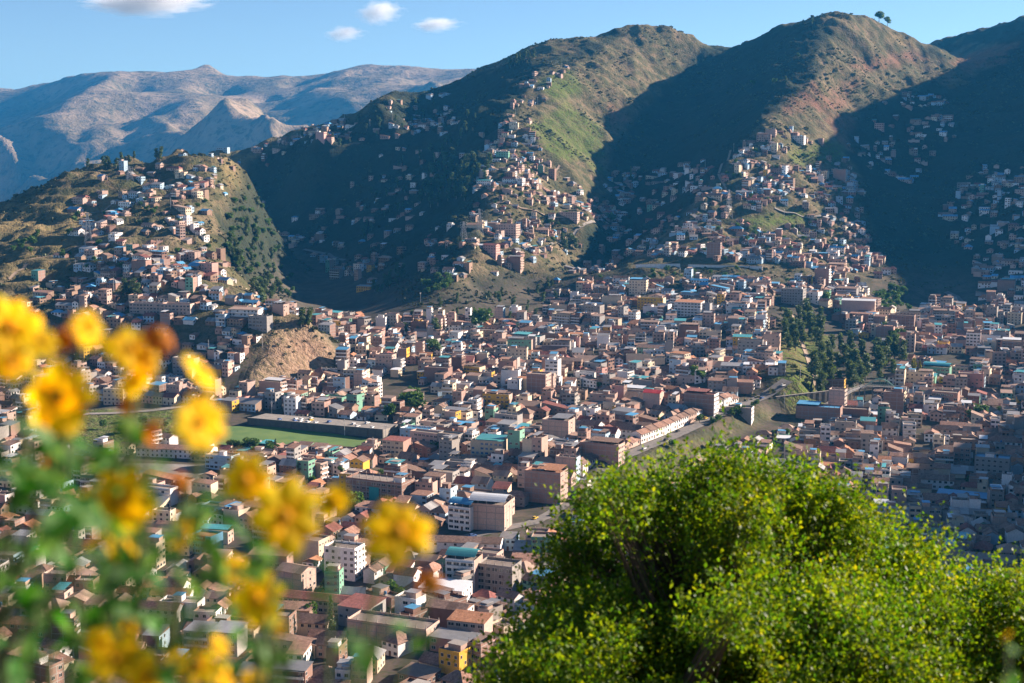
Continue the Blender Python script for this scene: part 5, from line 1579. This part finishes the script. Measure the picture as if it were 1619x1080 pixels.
grove([(352, 400), (360, 350), (400, 300), (430, 400), (470, 470), (440, 478), (385, 440)], 24, 'tall', 11, 17, 'dark eucalyptus on the steep side of the west hill over the gorge', 'eucalyptus on the steep side of the west hill')
grove([(395, 470), (420, 452), (432, 470), (424, 486), (404, 488)], 10, 'tall', 11, 17, 'feathery tree on the edge over the dark gorge', 'trees over the dark gorge')
grove([(474, 514), (500, 514), (500, 522), (476, 520)], 4, 'tall', 12, 16, 'tall tree at the tip of the cliff', 'trees at the cliff tip')
grove([(372, 420), (388, 410), (390, 440), (378, 440)], 4, 'tall', 10, 15, 'slender tree beside the west hill slide scar', 'trees beside the slide scar')
grove([(622, 652), (652, 640), (662, 652), (640, 662)], 6, 'round', 11, 17, 'big round dark tree in the middle of town', 'round trees in the middle of town')
grove([(882, 396), (908, 388), (912, 398), (886, 402)], 5, 'tall', 15, 20, 'pale tall eucalyptus at the foot of the central spur', 'eucalyptus at the spur foot')
grove([(1438, 604), (1456, 600), (1456, 612), (1440, 614)], 4, 'gold', 18, 24, 'yellowish slender poplar beside the dark grove', 'poplars beside the dark grove')
grove([(1425, 560), (1380, 520), (1420, 512), (1440, 540)], 10, 'round', 8, 12, 'leafy tree below the shaded brick block', 'trees below the shaded brick block')
grove([(1512, 655), (1560, 652), (1562, 668), (1520, 668)], 9, 'bright', 8, 11, 'bushy green tree in the small park', 'trees in the small park')
grove([(1125, 668), (1195, 640), (1202, 646), (1130, 678)], 13, 'bright', 4, 6.5, 'small green street tree on the bank street verge', 'street trees on the verge')
grove([(792, 106), (830, 92), (852, 82), (852, 92), (800, 110)], 12, 'tall', 11, 18, 'dark pine like tree on the saddle skyline', 'trees on the saddle skyline')
grove([(8, 405), (25, 380), (60, 370), (70, 395), (30, 415)], 9, 'round', 7, 10, 'dark bushy tree on the grassy west hill', 'bushy trees on the west hill')
grove([(130, 262), (250, 244), (260, 254), (150, 272)], 11, 'tall', 10, 16, 'tree on the crest of the west hill', 'trees on the west hill crest')
grove([(190, 470), (220, 460), (225, 476), (200, 480)], 5, 'tall', 11, 15, 'tall tree above the west hill school row', 'trees above the school row')
grove([(100, 690), (330, 690), (330, 664), (130, 668)], 12, 'bright', 5, 8, 'leafy tree on the meadow below the terrace road', 'trees on the meadow')
grove([(350, 712), (440, 708), (430, 722), (350, 724)], 8, 'round', 6, 9, 'leafy tree at the near edge of the green field', 'trees at the near edge of the field')
grove([(560, 300), (740, 150), (760, 200), (640, 330), (580, 400)], 40, 'tall', 8, 15, 'dark eucalyptus scattered over the shaded mountain flank', 'eucalyptus scattered over the shaded flank')
grove([(100, 340), (200, 300), (330, 300), (330, 400), (180, 440), (90, 420)], 26, 'round', 5, 9, 'dark garden tree between the west hill houses', 'garden trees between the west hill houses')
grove([(780, 230), (850, 260), (940, 360), (880, 400), (770, 380)], 20, 'round', 5, 9, 'dark garden tree between the central spur houses', 'garden trees between the central spur houses')
grove([(1140, 270), (1230, 220), (1330, 290), (1350, 400), (1100, 430)], 34, 'round', 5, 9, 'dark garden tree between the east spur houses', 'garden trees between the east spur houses')
grove([(450, 225), (620, 170), (700, 165), (690, 185), (540, 240)], 18, 'tall', 8, 14, 'eucalyptus on the skyline hill behind the dark gorge', 'eucalyptus on the skyline hill')
grove([(900, 428), (1200, 428), (1260, 446), (1250, 452), (920, 440)], 18, 'round', 5, 9, 'dark leafy tree on the shaded terrace bank', 'trees on the shaded terrace bank')
grove([(600, 520), (700, 480), (880, 450), (900, 500), (760, 515), (620, 540)], 30, 'tall', 7, 13, 'dark tree on the shaded ground at the foot of the gorge', 'trees at the foot of the gorge')
for px, py, kd, h, lb in ((685, 562, 'bright', 15, 'bright green round tree at the foot of the gorge'), (614, 664, 'bright', 12, 'lone round tree left of the town garden'), (762, 524, 'round', 24, 'tall round tree in the mouth of the gorge'), (690, 538, 'tall', 20, 'slender tree in the mouth of the gorge'),
                          (1098, 602, 'bright', 13, 'round tree behind the stepped roofs'), (1110, 606, 'round', 10, 'darker round tree behind the stepped roofs'), (565, 812, 'round', 13, 'dark round tree beside the teal netted block'), (614, 952, 'bright', 11, 'small bright tree among the lower roofs'), (628, 956, 'round', 9, 'small dark tree among the lower roofs'),
                          (525, 1004, 'slim', 16, 'dark cypress among the lower roofs'), (1390, 30, 'round', 21, 'larger of two trees on the summit ridge'), (1403, 36, 'round', 18, 'smaller of two trees on the summit ridge'), (1283, 456, 'gold', 13, 'golden tree beside the white balconied block'), (966, 352, 'round', 16, 'dark tree at the end of the central spur'),
                          (997, 282, 'gold', 18, 'pointed golden conifer at the shaded houses'), (800, 300, 'round', 8, 'tree between the upper spur houses'), (1306, 480, 'round', 13, 'round tree right of the grey six storey block'), (472, 770, 'slim', 14, 'narrow creeper green tree beside the blue house'), (1308, 600, 'bright', 15, 'bright green tree in front of the dark grove'),
                          (1243, 134, 'tall', 13, 'tree on the shaded summit flank'), (1225, 133, 'round', 10, 'low tree on the shaded summit flank'), (1284, 38, 'tall', 11, 'tree high on the summit ridge line'), (1262, 92, 'round', 9, 'small lone tree on the dark summit face'), (1190, 137, 'round', 11, 'round tree on the dark summit face')):
    p = hit(px, py)
    if p is None:
        u_ = uv(px, py)[0]
        Yb = min(((abs(project(u_ * Y, Y, hz(u_ * Y, Y))[1] - py), Y) for Y in range(1500, 3200, 10)))[1]
        p = (u_ * Yb, Yb, hz(u_ * Yb, Yb))
    tree(kd, p, h, lb, None)
k = 0
while k < 46:
    px, py = rt.uniform(0, 1619), rt.uniform(560, 1075)
    p = hit(px, py)
    if not p or not footprint_free(p[0], p[1], 1.5) or in_poly(px, py, FREE[0]) or in_poly(px, py, TREE_POLY): continue
    kd = rt.choice(('round', 'bright', 'bright', 'slim'))
    tree(kd, p, rt.uniform(5, 9), {'round': 'dark garden tree squeezed between the town roofs', 'bright': 'small green garden tree squeezed between the town roofs', 'slim': 'thin dark cypress squeezed between the town roofs'}[kd], {'round': 'dark garden trees', 'bright': 'green garden trees', 'slim': 'garden cypresses'}[kd])
    k += 1

# low scrub over the slopes, beyond counting
scrub = MB()
rs = np.random.default_rng(5)
k = 0
base_leaf = []
for _ in range(6):
    L = []
    for i in range(9):
        v = Vector(rs.normal(size=3)).normalized()
        p = Vector((v.x * .7, v.y * .7, abs(v.z) * .55 + .1))
        a_ = Vector(rs.normal(size=3)).normalized()
        b_ = a_.cross(Vector(rs.normal(size=3))).normalized()
        L.append([p - a_ * .55, p - b_ * .4, p + a_ * .55, p + b_ * .4])
    base_leaf.append(L)
sx, sy = rs.uniform(-900, 1100, 90000), rs.uniform(900, 2750, 90000)
si = np.clip(((sx - GX0) / GS).astype(int), 0, len(gx) - 1); sj = np.clip(((sy - GY0) / GS).astype(int), 0, len(gy) - 1)
sz_ = MZ[sj, si]
spx, spy = project(sx, sy, sz_)
sn = fbm(sx, sy, 90, 3) + .5 * fbm(sx, sy, 22, 2)
keep_ = (spx > -30) & (spx < 1650) & (spy > 0) & (spy < 660) & ((sz_ - floor_z(np.clip(sy, 0, 1500))) > 10) & (sn + rs.uniform(-.25, .25, 90000) > .10)
for i in np.nonzero(keep_)[0][:22000]:
    x, y = float(sx[i]), float(sy[i])
    if not footprint_free(x, y, 1.0): continue
    s_ = float(rs.uniform(.7, 2.1) * (2.0 if rs.random() < .12 else 1))
    z = hz(x, y)
    for f in base_leaf[i % 6]:
        scrub.face([(x + v.x * s_, y + v.y * s_, z + v.z * s_ * 1.1) for v in f], 'scrub_leaf')
    k += 1
tag(link('scrub', scrub.mesh('scrub')), kind='stuff', label='low scrub dotted over the slopes')

# ------------------------------------------------------------------ the leafy tree below the viewpoint
rl = np.random.default_rng(31)
def leafy_tree(name, base, sprays, label, leaf_n, seed, mat='bush_leaf', scl=1.0):
    """trunk, limbs reaching towards every spray of leaves, and one crown of leaf sized faces"""
    r = np.random.default_rng(seed)
    root = link(name, None, loc=tuple(base))
    tag(root, label, 'tree')
    base = np.array(base)
    S = np.array(sprays) - base
    top = S.mean(0) * np.array((.6, .6, .55))
    q = MB()
    q.tube([(0, 0, -.4), (.06, .02, top[2] * .35), tuple(top * np.array((.5, .5, .7))), tuple(top)], [.14, .11, .085, .05], 'bark', 10)
    link('trunk', q.mesh('trunk', True), root)
    k_ = 9
    cent = S[r.choice(len(S), k_, replace=False)]
    for _ in range(6):
        lab_ = ((S[:, None] - cent[None]) ** 2).sum(-1).argmin(1)
        cent = np.array([S[lab_ == i].mean(0) if (lab_ == i).any() else cent[i] for i in range(k_)])
    twigs = MB()
    for i in range(k_):
        st_ = top * r.uniform(.55, .95)
        e_ = st_ * .3 + cent[i] * .7
        m_ = (st_ + e_) / 2 + np.array((0, 0, .15))
        q = MB(); q.tube([tuple(st_), tuple(m_), tuple(e_)], [.05, .034, .018], 'bark', 7)
        link('limb', q.mesh('limb', True), root)
        for s_ in S[lab_ == i]:
            mid_ = (e_ + s_) / 2 + r.normal(size=3) * .05
            q2 = MB(); q2.tube([tuple(e_), tuple(mid_), tuple(s_ + np.array((0, 0, .12)))], [.012, .008, .003], 'bark', 4, caps=False)
            twigs.add(q2, Matrix())
    link('twigs', twigs.mesh('twigs'), root)['kind'] = 'stuff'
    # leaves: folded pairs of quads along short upright shoots
    n_s = len(S)
    per = leaf_n // n_s
    P = np.repeat(S, per, 0)
    n_ = len(P)
    shoot = np.repeat(r.integers(0, 6, n_s * per // 6 + 6), 6)[:n_]
    sh_dir = r.normal(size=(n_s * 7, 3)) * np.array((.55, .55, .35)) + np.array((0.05, 0, .75))
    sh_dir /= np.linalg.norm(sh_dir, axis=1)[:, None]
    sid = np.repeat(np.arange(n_s), per) * 7 + r.integers(0, 7, n_)
    sh_off = r.normal(size=(n_s * 7, 3)) * np.array((.10, .10, .08)) * scl
    t = r.uniform(0, 1, n_) ** .8
    P = P + sh_off[sid] + sh_dir[sid] * (t * r.uniform(.20, .34, n_) * scl)[:, None] + r.normal(size=(n_, 3)) * .014
    ang = r.uniform(0, 2 * np.pi, n_)
    d_ = sh_dir[sid]
    a_ = np.cross(d_, r.normal(size=(n_, 3))); a_ /= np.linalg.norm(a_, axis=1)[:, None]
    ldir = a_ * .8 + d_ * r.uniform(.3, .9, n_)[:, None]
    ldir /= np.linalg.norm(ldir, axis=1)[:, None]
    wdir = np.cross(ldir, r.normal(size=(n_, 3)) + d_ * 1.2); wdir /= np.linalg.norm(wdir, axis=1)[:, None]
    nrm = np.cross(ldir, wdir)
    L = (r.uniform(.021, .048, n_) * scl)[:, None]
    Wd = L * .31
    v = np.stack([P, P + ldir * L * .5 + wdir * Wd + nrm * L * .07, P + ldir * L, P + ldir * L * .5 - wdir * Wd + nrm * L * .07], 1).reshape(-1, 3)
    i0 = np.arange(n_) * 4
    tris = np.stack([i0, i0 + 1, i0 + 2, i0, i0 + 2, i0 + 3], 1).reshape(-1, 3)
    me = bpy.data.meshes.new('crown')
    me.vertices.add(len(v)); me.vertices.foreach_set('co', v.astype(np.float32).ravel())
    me.loops.add(tris.size); me.loops.foreach_set('vertex_index', tris.astype(np.int32).ravel())
    me.polygons.add(len(tris)); me.polygons.foreach_set('loop_start', (np.arange(len(tris)) * 3).astype(np.int32))
    me.materials.append(MATS[mat])
    me.update(calc_edges=True)
    link('crown', me, root)
    return root
def outline_top(px):
    xs = [800, 818, 840, 872, 886, 898, 918, 942, 955, 985, 1030, 1060, 1085, 1110, 1140, 1165, 1190, 1225, 1250, 1285, 1330, 1365, 1385, 1410, 1440, 1470, 1490, 1515, 1540, 1570, 1619, 1700]
    ys = [1085, 985, 965, 935, 870, 850, 815, 800, 760, 752, 768, 765, 730, 715, 715, 735, 745, 732, 755, 772, 785, 795, 830, 855, 865, 862, 905, 925, 940, 915, 905, 900]
    return np.interp(px, xs, ys) + 26
TYB = 11.0
SPR, SPR2 = [], []
k = 0
lob = [(float(rl.uniform(830, 1660)), 0.0, float(rl.uniform(42, 88))) for _ in range(64)]
lobes_c = []
for (cx_, _, rad_) in lob:
    t_ = outline_top(cx_)
    cy_ = float(rl.uniform(t_ + rad_ * .55, 1270))
    lobes_c.append((cx_, cy_, rad_, float(rl.uniform(-1.1, 1.1)) + (cy_ - t_) / 260 * -.9))
for px in np.arange(830, 1660, 42.0):                       # a rank of lobes makes the uneven top edge
    rad_ = float(rl.uniform(32, 60))
    lobes_c.append((float(px), float(outline_top(px) + rad_ * .75 + rl.uniform(0, 14)), rad_, float(rl.uniform(-.5, .6))))
while k < 1500:
    c_ = lobes_c[rl.integers(len(lobes_c))]
    v = rl.normal(size=3); v /= np.linalg.norm(v)
    rr = rl.uniform(.55, 1.0)
    px, py = c_[0] + v[0] * rr * c_[2], c_[1] + v[1] * rr * c_[2]
    if py < outline_top(px) + 14 or py > 1330: continue
    Y = TYB + c_[3] + v[2] * rr * c_[2] / 205
    p = at(px, py, Y)
    (SPR2 if px > 1455 + 30 * math.sin(py / 40) else SPR).append(p)
    k += 1
for _ in range(2700):                                       # the sunlit outer leaves, swelling and sinking in clumps
    px = float(rl.uniform(770, 1665))
    py = float(rl.uniform(outline_top(px) + 14, 1300))
    X_, Y_ = np.array([px]), np.array([py])
    lump = float(fbm(X_, Y_ * 1.15, 105, 2)[0]) * 1.9 + float(fbm(X_ + 300, Y_, 45, 1)[0]) * .5
    if lump < -.22 and rl.random() < .85: continue
    Y = TYB - .35 - lump * 1.25 - (py - outline_top(px)) / 260 * .8 + float(rl.uniform(-.12, .12))
    (SPR2 if px > 1455 + 30 * math.sin(py / 40) else SPR).append(at(px, py, Y))
for _ in range(1300):                                        # the shaded depth of the crown
    px = float(rl.uniform(785, 1665))
    t_ = outline_top(px) + 40
    py = float(rl.uniform(t_, 1270))
    (SPR2 if px > 1465 else SPR).append(at(px, py, TYB + float(rl.uniform(.5, 1.9))))
for px, h_ in ((1090, 16), (1135, 20), (1215, 22), (1330, 16), (1445, 30), (1470, 34), (1428, 14), (955, 12), (1060, 10), (1400, 12)):   # shoots above the edge
    SPR.append(at(px, outline_top(px) + 16 - h_, TYB))
for _ in range(46):
    px = float(rl.uniform(790, 1640))
    for h_ in np.arange(0, float(rl.uniform(8, 30)), 7):
        (SPR2 if px > 1465 else SPR).append(at(px + float(rl.uniform(-2, 2)), outline_top(px) + 14 - h_, TYB + float(rl.uniform(-.3, .3))))
for px, h_ in ((1555, 24), (1530, 18), (1590, 16)):
    SPR2.append(at(px, outline_top(px) + 16 - h_, TYB))
b1 = at(1160, 1180, TYB + .2); b2 = at(1590, 1200, TYB + .3)
leafy_tree('leafy_tree', (b1[0], b1[1], hz(b1[0], b1[1])), SPR, 'large bushy tree with small glossy yellow green leaves, sunlit on its upper side', 320000, 3)
leafy_tree('leafy_tree', (b2[0], b2[1], hz(b2[0], b2[1])), SPR2, 'lower bushy tree with the same small leaves, beside the large one', 90000, 4)

# ------------------------------------------------------------------ yellow daisies close to the viewpoint
rf = random.Random(77)
def flower_meshes(seed, n_p, droop, old=False):
    r = random.Random(seed)
    pet = []
    for i in range(n_p):
        q = MB()
        a_ = 2 * math.pi * i / n_p + r.uniform(-.12, .12)
        L = r.uniform(.030, .038); w_ = L * r.uniform(.34, .44)
        ca, sa = math.cos(a_), math.sin(a_)
        rows = []
        for t in np.linspace(0, 1, 6):
            ww = w_ * (math.sin(math.pi * min(t * .86 + .1, 1)) ** .7)
            z = .006 * math.sin(t * 2.2) - droop * t * t * L
            x = .004 + t * L
            rows.append([(x * ca - y * sa, x * sa + y * ca, z - abs(y) * .25 * 1.0) for y in (-ww, 0, ww)])
        for r0, r1 in zip(rows[:-1], rows[1:]):
            for j in range(2):
                q.face([r0[j], r1[j], r1[j + 1], r0[j + 1]], 'old_petal' if old else 'petal')
        pet.append(q.mesh('petal', True))
    q = MB()
    n_ = 12
    prof = [(.0065, -.003), (.0072, .002), (.006, .006), (.0035, .0085), (.0004, .0092)]
    for (r0, z0), (r1, z1) in zip(prof[:-1], prof[1:]):
        for i in range(n_):
            a0, a1 = 2 * math.pi * i / n_, 2 * math.pi * (i + 1) / n_
            q.face([(r0 * math.cos(a0), r0 * math.sin(a0), z0), (r0 * math.cos(a1), r0 * math.sin(a1), z0), (r1 * math.cos(a1), r1 * math.sin(a1), z1), (r1 * math.cos(a0), r1 * math.sin(a0), z1)], 'flower_disc')
    disc = q.mesh('disc', True)
    q = MB()
    for i in range(7):
        a_ = 2 * math.pi * i / 7
        ca, sa = math.cos(a_), math.sin(a_)
        q.face([(.004 * ca, .004 * sa, -.010), (.013 * ca - .004 * sa, .013 * sa + .004 * ca, -.004), (.018 * ca, .018 * sa, -.001), (.013 * ca + .004 * sa, .013 * sa - .004 * ca, -.004)], 'flower_leaf')
    return pet, disc, q.mesh('calyx', True)
FV = [flower_meshes(i, n_, dr) for i, (n_, dr) in enumerate(((8, .02), (7, .15), (8, .3), (9, .1)))]
FO = [flower_meshes(40 + i, 7, 1.2, True) for i in range(2)]
def leaf_mesh(seed):
    r = random.Random(seed)
    q = MB()
    rows = []
    for t in np.linspace(0, 1, 7):
        w_ = .30 * (math.sin(math.pi * min(.04 + t * .96, 1)) ** .8) * (1 - .35 * t)
        z = .10 * math.sin(t * 2.6) - .30 * t * t
        rows.append([(t, y, z + abs(y) * .35 + r.uniform(-.015, .015)) for y in (-w_, 0, w_)])
    for r0, r1 in zip(rows[:-1], rows[1:]):
        for j in range(2):
            q.face([r0[j], r1[j], r1[j + 1], r0[j + 1]], 'flower_leaf')
    return q.mesh('leaf', True)
LV = [leaf_mesh(i) for i in range(4)]
def orient(o, d, spin):
    o.rotation_mode = 'QUATERNION'
    o.rotation_quaternion = Vector(d).to_track_quat('Z', 'Y') @ Matrix.Rotation(spin, 4, 'Z').to_quaternion()
def daisy(name, foot_px, blooms, leaves, label, Y0):
    u_, v_ = uv(foot_px, 1300)
    base = Vector((u_ * Y0, Y0, hz(u_ * Y0, Y0)))
    root = link(name, None, loc=base)
    tag(root, label, 'flowering plant')
    heads = []
    for (px, py, size, kind, Y) in blooms:
        p = Vector(at(px, py, Y)) - base
        heads.append((p, size, kind, Y))
        view = (Vector((0, 0, 0)) - (p + base)).normalized()
        d_ = (view * rf.uniform(-.1, .8) + Vector((rf.uniform(-.5, 1.0), rf.uniform(-.3, .3), rf.uniform(.0, .9)))).normalized()
        if size > 80: d_ = (view * .8 + Vector((rf.uniform(-.4, .8), 0, rf.uniform(-.2, .7)))).normalized()
        if kind == 'd': d_ = (view * .35 + Vector((rf.uniform(-.6, .2), .2, -.5))).normalized()
        F = rf.choice(FO if kind == 'o' else FV)
        s_ = size / FPX * Y / .076
        h_ = link('flower', None, root, p)
        orient(h_, d_, rf.uniform(0, 6))
        h_.scale = (s_, s_, s_)
        for m_ in F[0]: link('petal', m_, h_)
        link('disc', F[1], h_)
        link('calyx', F[2], h_)
    fork = Vector((rf.uniform(-.05, .05), rf.uniform(-.05, .05), (min(h[0].z for h in heads) - .25)))
    for p, size, kind, Y in heads:
        j = fork + Vector((rf.uniform(-.06, .06), rf.uniform(-.06, .06), rf.uniform(-.2, .1)))
        m_ = (p + j) / 2 + Vector((rf.uniform(-.05, .05), rf.uniform(-.06, .06), -.03))
        q = MB(); q.tube([(0, 0, -.1), tuple(j * .5), tuple(j), tuple(m_), tuple(p - Vector((0, 0, .004)))], [.006, .0055, .0045, .0028, .0018], 'stem_green', 6)
        link('stem', q.mesh('stem', True), root)
    for (px, py, size, Y) in leaves:
        p = Vector(at(px, py, Y)) - base
        o_ = link('leaf', rf.choice(LV), root, p)
        s_ = size / FPX * Y
        o_.rotation_euler = (rf.uniform(-.9, .9), rf.uniform(-1.0, .7), rf.uniform(0, 6.28))
        o_.scale = (s_, s_, s_)
    return root
def leaves_in(poly, n_, s0, s1, y0=1.25, y1=1.8):
    xs, ys = [p[0] for p in poly], [p[1] for p in poly]
    out = []
    while len(out) < n_:
        px, py = rf.uniform(min(xs), max(xs)), rf.uniform(min(ys), max(ys))
        if in_poly(px, py, poly): out.append((px, py, rf.uniform(s0, s1), rf.uniform(y0, y1)))
    return out
daisy('daisy_plant', 20, [(12, 520, 105, 'y', 1.5), (62, 540, 70, 'y', 1.45), (18, 572, 75, 'y', 1.5), (92, 628, 118, 'y', 1.42), (138, 522, 66, 'y', 1.5), (70, 725, 34, 'o', 1.5), (108, 535, 44, 'o', 1.5), (40, 505, 60, 'y', 1.52), (128, 512, 46, 'y', 1.5), (100, 665, 60, 'y', 1.45)],
      leaves_in([(-40, 700), (120, 690), (190, 800), (200, 1080), (-40, 1080)], 60, 55, 120), 'yellow daisy plant with the highest blooms, nearest the frame edge', 1.5)
daisy('daisy_plant', 210, [(206, 552, 84, 'y', 1.52), (182, 545, 46, 'y', 1.55), (216, 602, 66, 'y', 1.5), (254, 526, 58, 'o', 1.5), (316, 592, 80, 'y', 1.46), (314, 668, 95, 'y', 1.44), (228, 680, 44, 'o', 1.5), (198, 632, 36, 'o', 1.55), (190, 792, 118, 'y', 1.42), (152, 852, 50, 'y', 1.5), (192, 872, 60, 'y', 1.5),
                           (290, 842, 58, 'y', 1.5), (292, 757, 40, 'o', 1.55), (182, 1042, 92, 'y', 1.4), (232, 1072, 80, 'y', 1.42), (232, 570, 50, 'y', 1.5), (332, 690, 60, 'y', 1.46), (228, 820, 60, 'y', 1.46), (160, 1010, 60, 'y', 1.42), (205, 985, 40, 'y', 1.5)],
      leaves_in([(110, 720), (280, 690), (330, 800), (300, 1080), (110, 1080)], 60, 45, 105), 'yellow daisy plant with many blooms in the middle of the clump', 1.5)
daisy('daisy_plant', 420, [(388, 758, 88, 'y', 1.48), (450, 816, 128, 'y', 1.42), (530, 792, 64, 'y', 1.5), (630, 842, 125, 'y', 1.42), (366, 902, 58, 'y', 1.5), (406, 946, 88, 'y', 1.45), (440, 997, 34, 'y', 1.5), (346, 1022, 42, 'y', 1.5), (312, 1052, 84, 'y', 1.46), (682, 922, 44, 'o', 1.5), (356, 1070, 48, 'y', 1.5), (278, 1040, 40, 'y', 1.5), (400, 1078, 50, 'y', 1.5), (418, 780, 60, 'y', 1.5), (478, 845, 60, 'y', 1.44), (600, 862, 66, 'y', 1.44), (428, 968, 46, 'y', 1.48), (662, 852, 56, 'y', 1.44)],
      leaves_in([(300, 880), (380, 830), (500, 880), (480, 1080), (300, 1080)], 34, 40, 85) + [(575, 1012, 100, 1.4), (540, 1030, 70, 1.5), (655, 1028, 44, 1.5), (500, 890, 40, 1.5), (440, 1055, 60, 1.5), (250, 700, 50, 1.5), (620, 1000, 50, 1.45)], 'yellow daisy plant leaning out furthest over the town, with large ragged blooms', 1.5)
daisy('daisy_plant', 1600, [(1592, 1006, 22, 'y', 1.5)], [(1600, 1030, 40, 1.45), (1606, 1060, 50, 1.5)], 'lone thin stalk with one small bloom before the bushy tree', 1.5)

# ------------------------------------------------------------------ clouds
m = bpy.data.materials.new('cloud'); m.use_nodes = True
nt = m.node_tree
for n in list(nt.nodes): nt.nodes.remove(n)
pv = nt.nodes.new('ShaderNodeVolumePrincipled'); mo = nt.nodes.new('ShaderNodeOutputMaterial')
pv.inputs['Color'].default_value = (1, 1, 1, 1)
tc = nt.nodes.new('ShaderNodeTexCoord')
gr = nt.nodes.new('ShaderNodeVectorMath'); gr.operation = 'LENGTH'
nt.links.new(tc.outputs['Object'], gr.inputs[0])
ns = noise(nt, tc.outputs['Object'], 1.6, 5, .62)
dn = mth(nt, 'SUBTRACT', mth(nt, 'ADD', remap(nt, gr.outputs['Value'], 0, 1.0, 1.0, 0.0), mth(nt, 'MULTIPLY', ns, 1.5)), 1.12)
nt.links.new(mth(nt, 'MULTIPLY', mth(nt, 'MAXIMUM', dn, 0.0), 0.016), pv.inputs['Density'])
nt.links.new(pv.outputs[0], mo.inputs['Volume'])
MATS['cloud'] = m
def cloud(px, py, Y, w, h, label):
    Y = 17500
    q = MB()
    for i in range(7):
        for j in range(12):
            a0, a1, b0, b1 = math.pi * i / 7, math.pi * (i + 1) / 7, 2 * math.pi * j / 12, 2 * math.pi * (j + 1) / 12
            q.face([(math.sin(a) * math.cos(b_), math.sin(a) * math.sin(b_), math.cos(a)) for a, b_ in ((a0, b0), (a1, b0), (a1, b1), (a0, b1))], 'cloud')
    p = at(px, py, Y)
    k = Y / FPX
    o_ = link('cloud', q.mesh('cloud'), loc=p, scl=(w * k / 2, w * k / 3, h * k / 2))
    tag(o_, label, 'cloud', kind='stuff')
cloud(235, 0, 12500, 300, 62, 'wide flat white cloud at the top edge of the sky')
cloud(600, 18, 12500, 105, 55, 'small bright puffy cloud')
cloud(545, 52, 12500, 90, 36, 'faint wisp of cloud left below the puffy one')
cloud(690, 38, 12500, 110, 34, 'thin grey wisp of cloud right of the puffy one')

# ------------------------------------------------------------------ the air of the valley
m = bpy.data.materials.new('haze')
m.use_nodes = True
nt = m.node_tree
for n in list(nt.nodes): nt.nodes.remove(n)
vol = nt.nodes.new('ShaderNodeVolumePrincipled')
vol.inputs['Color'].default_value = (0.04, 0.38, 0.88, 1)
vol.inputs['Density'].default_value = 4.3e-5
vol.inputs['Anisotropy'].default_value = 0.2
mo = nt.nodes.new('ShaderNodeOutputMaterial')
nt.links.new(vol.outputs[0], mo.inputs['Volume'])
MATS['haze'] = m
zlo, zhi = min(float(TZ.min()), float(FZ.min())) - 2.0, max(float(TZ.max()), float(FZ.max())) + 15
hb = MB()
hb.box(-5850, 3500, -120, 13650, zlo, zhi, 'haze')
o = link('haze', hb.mesh('haze'))
tag(o, kind='stuff')
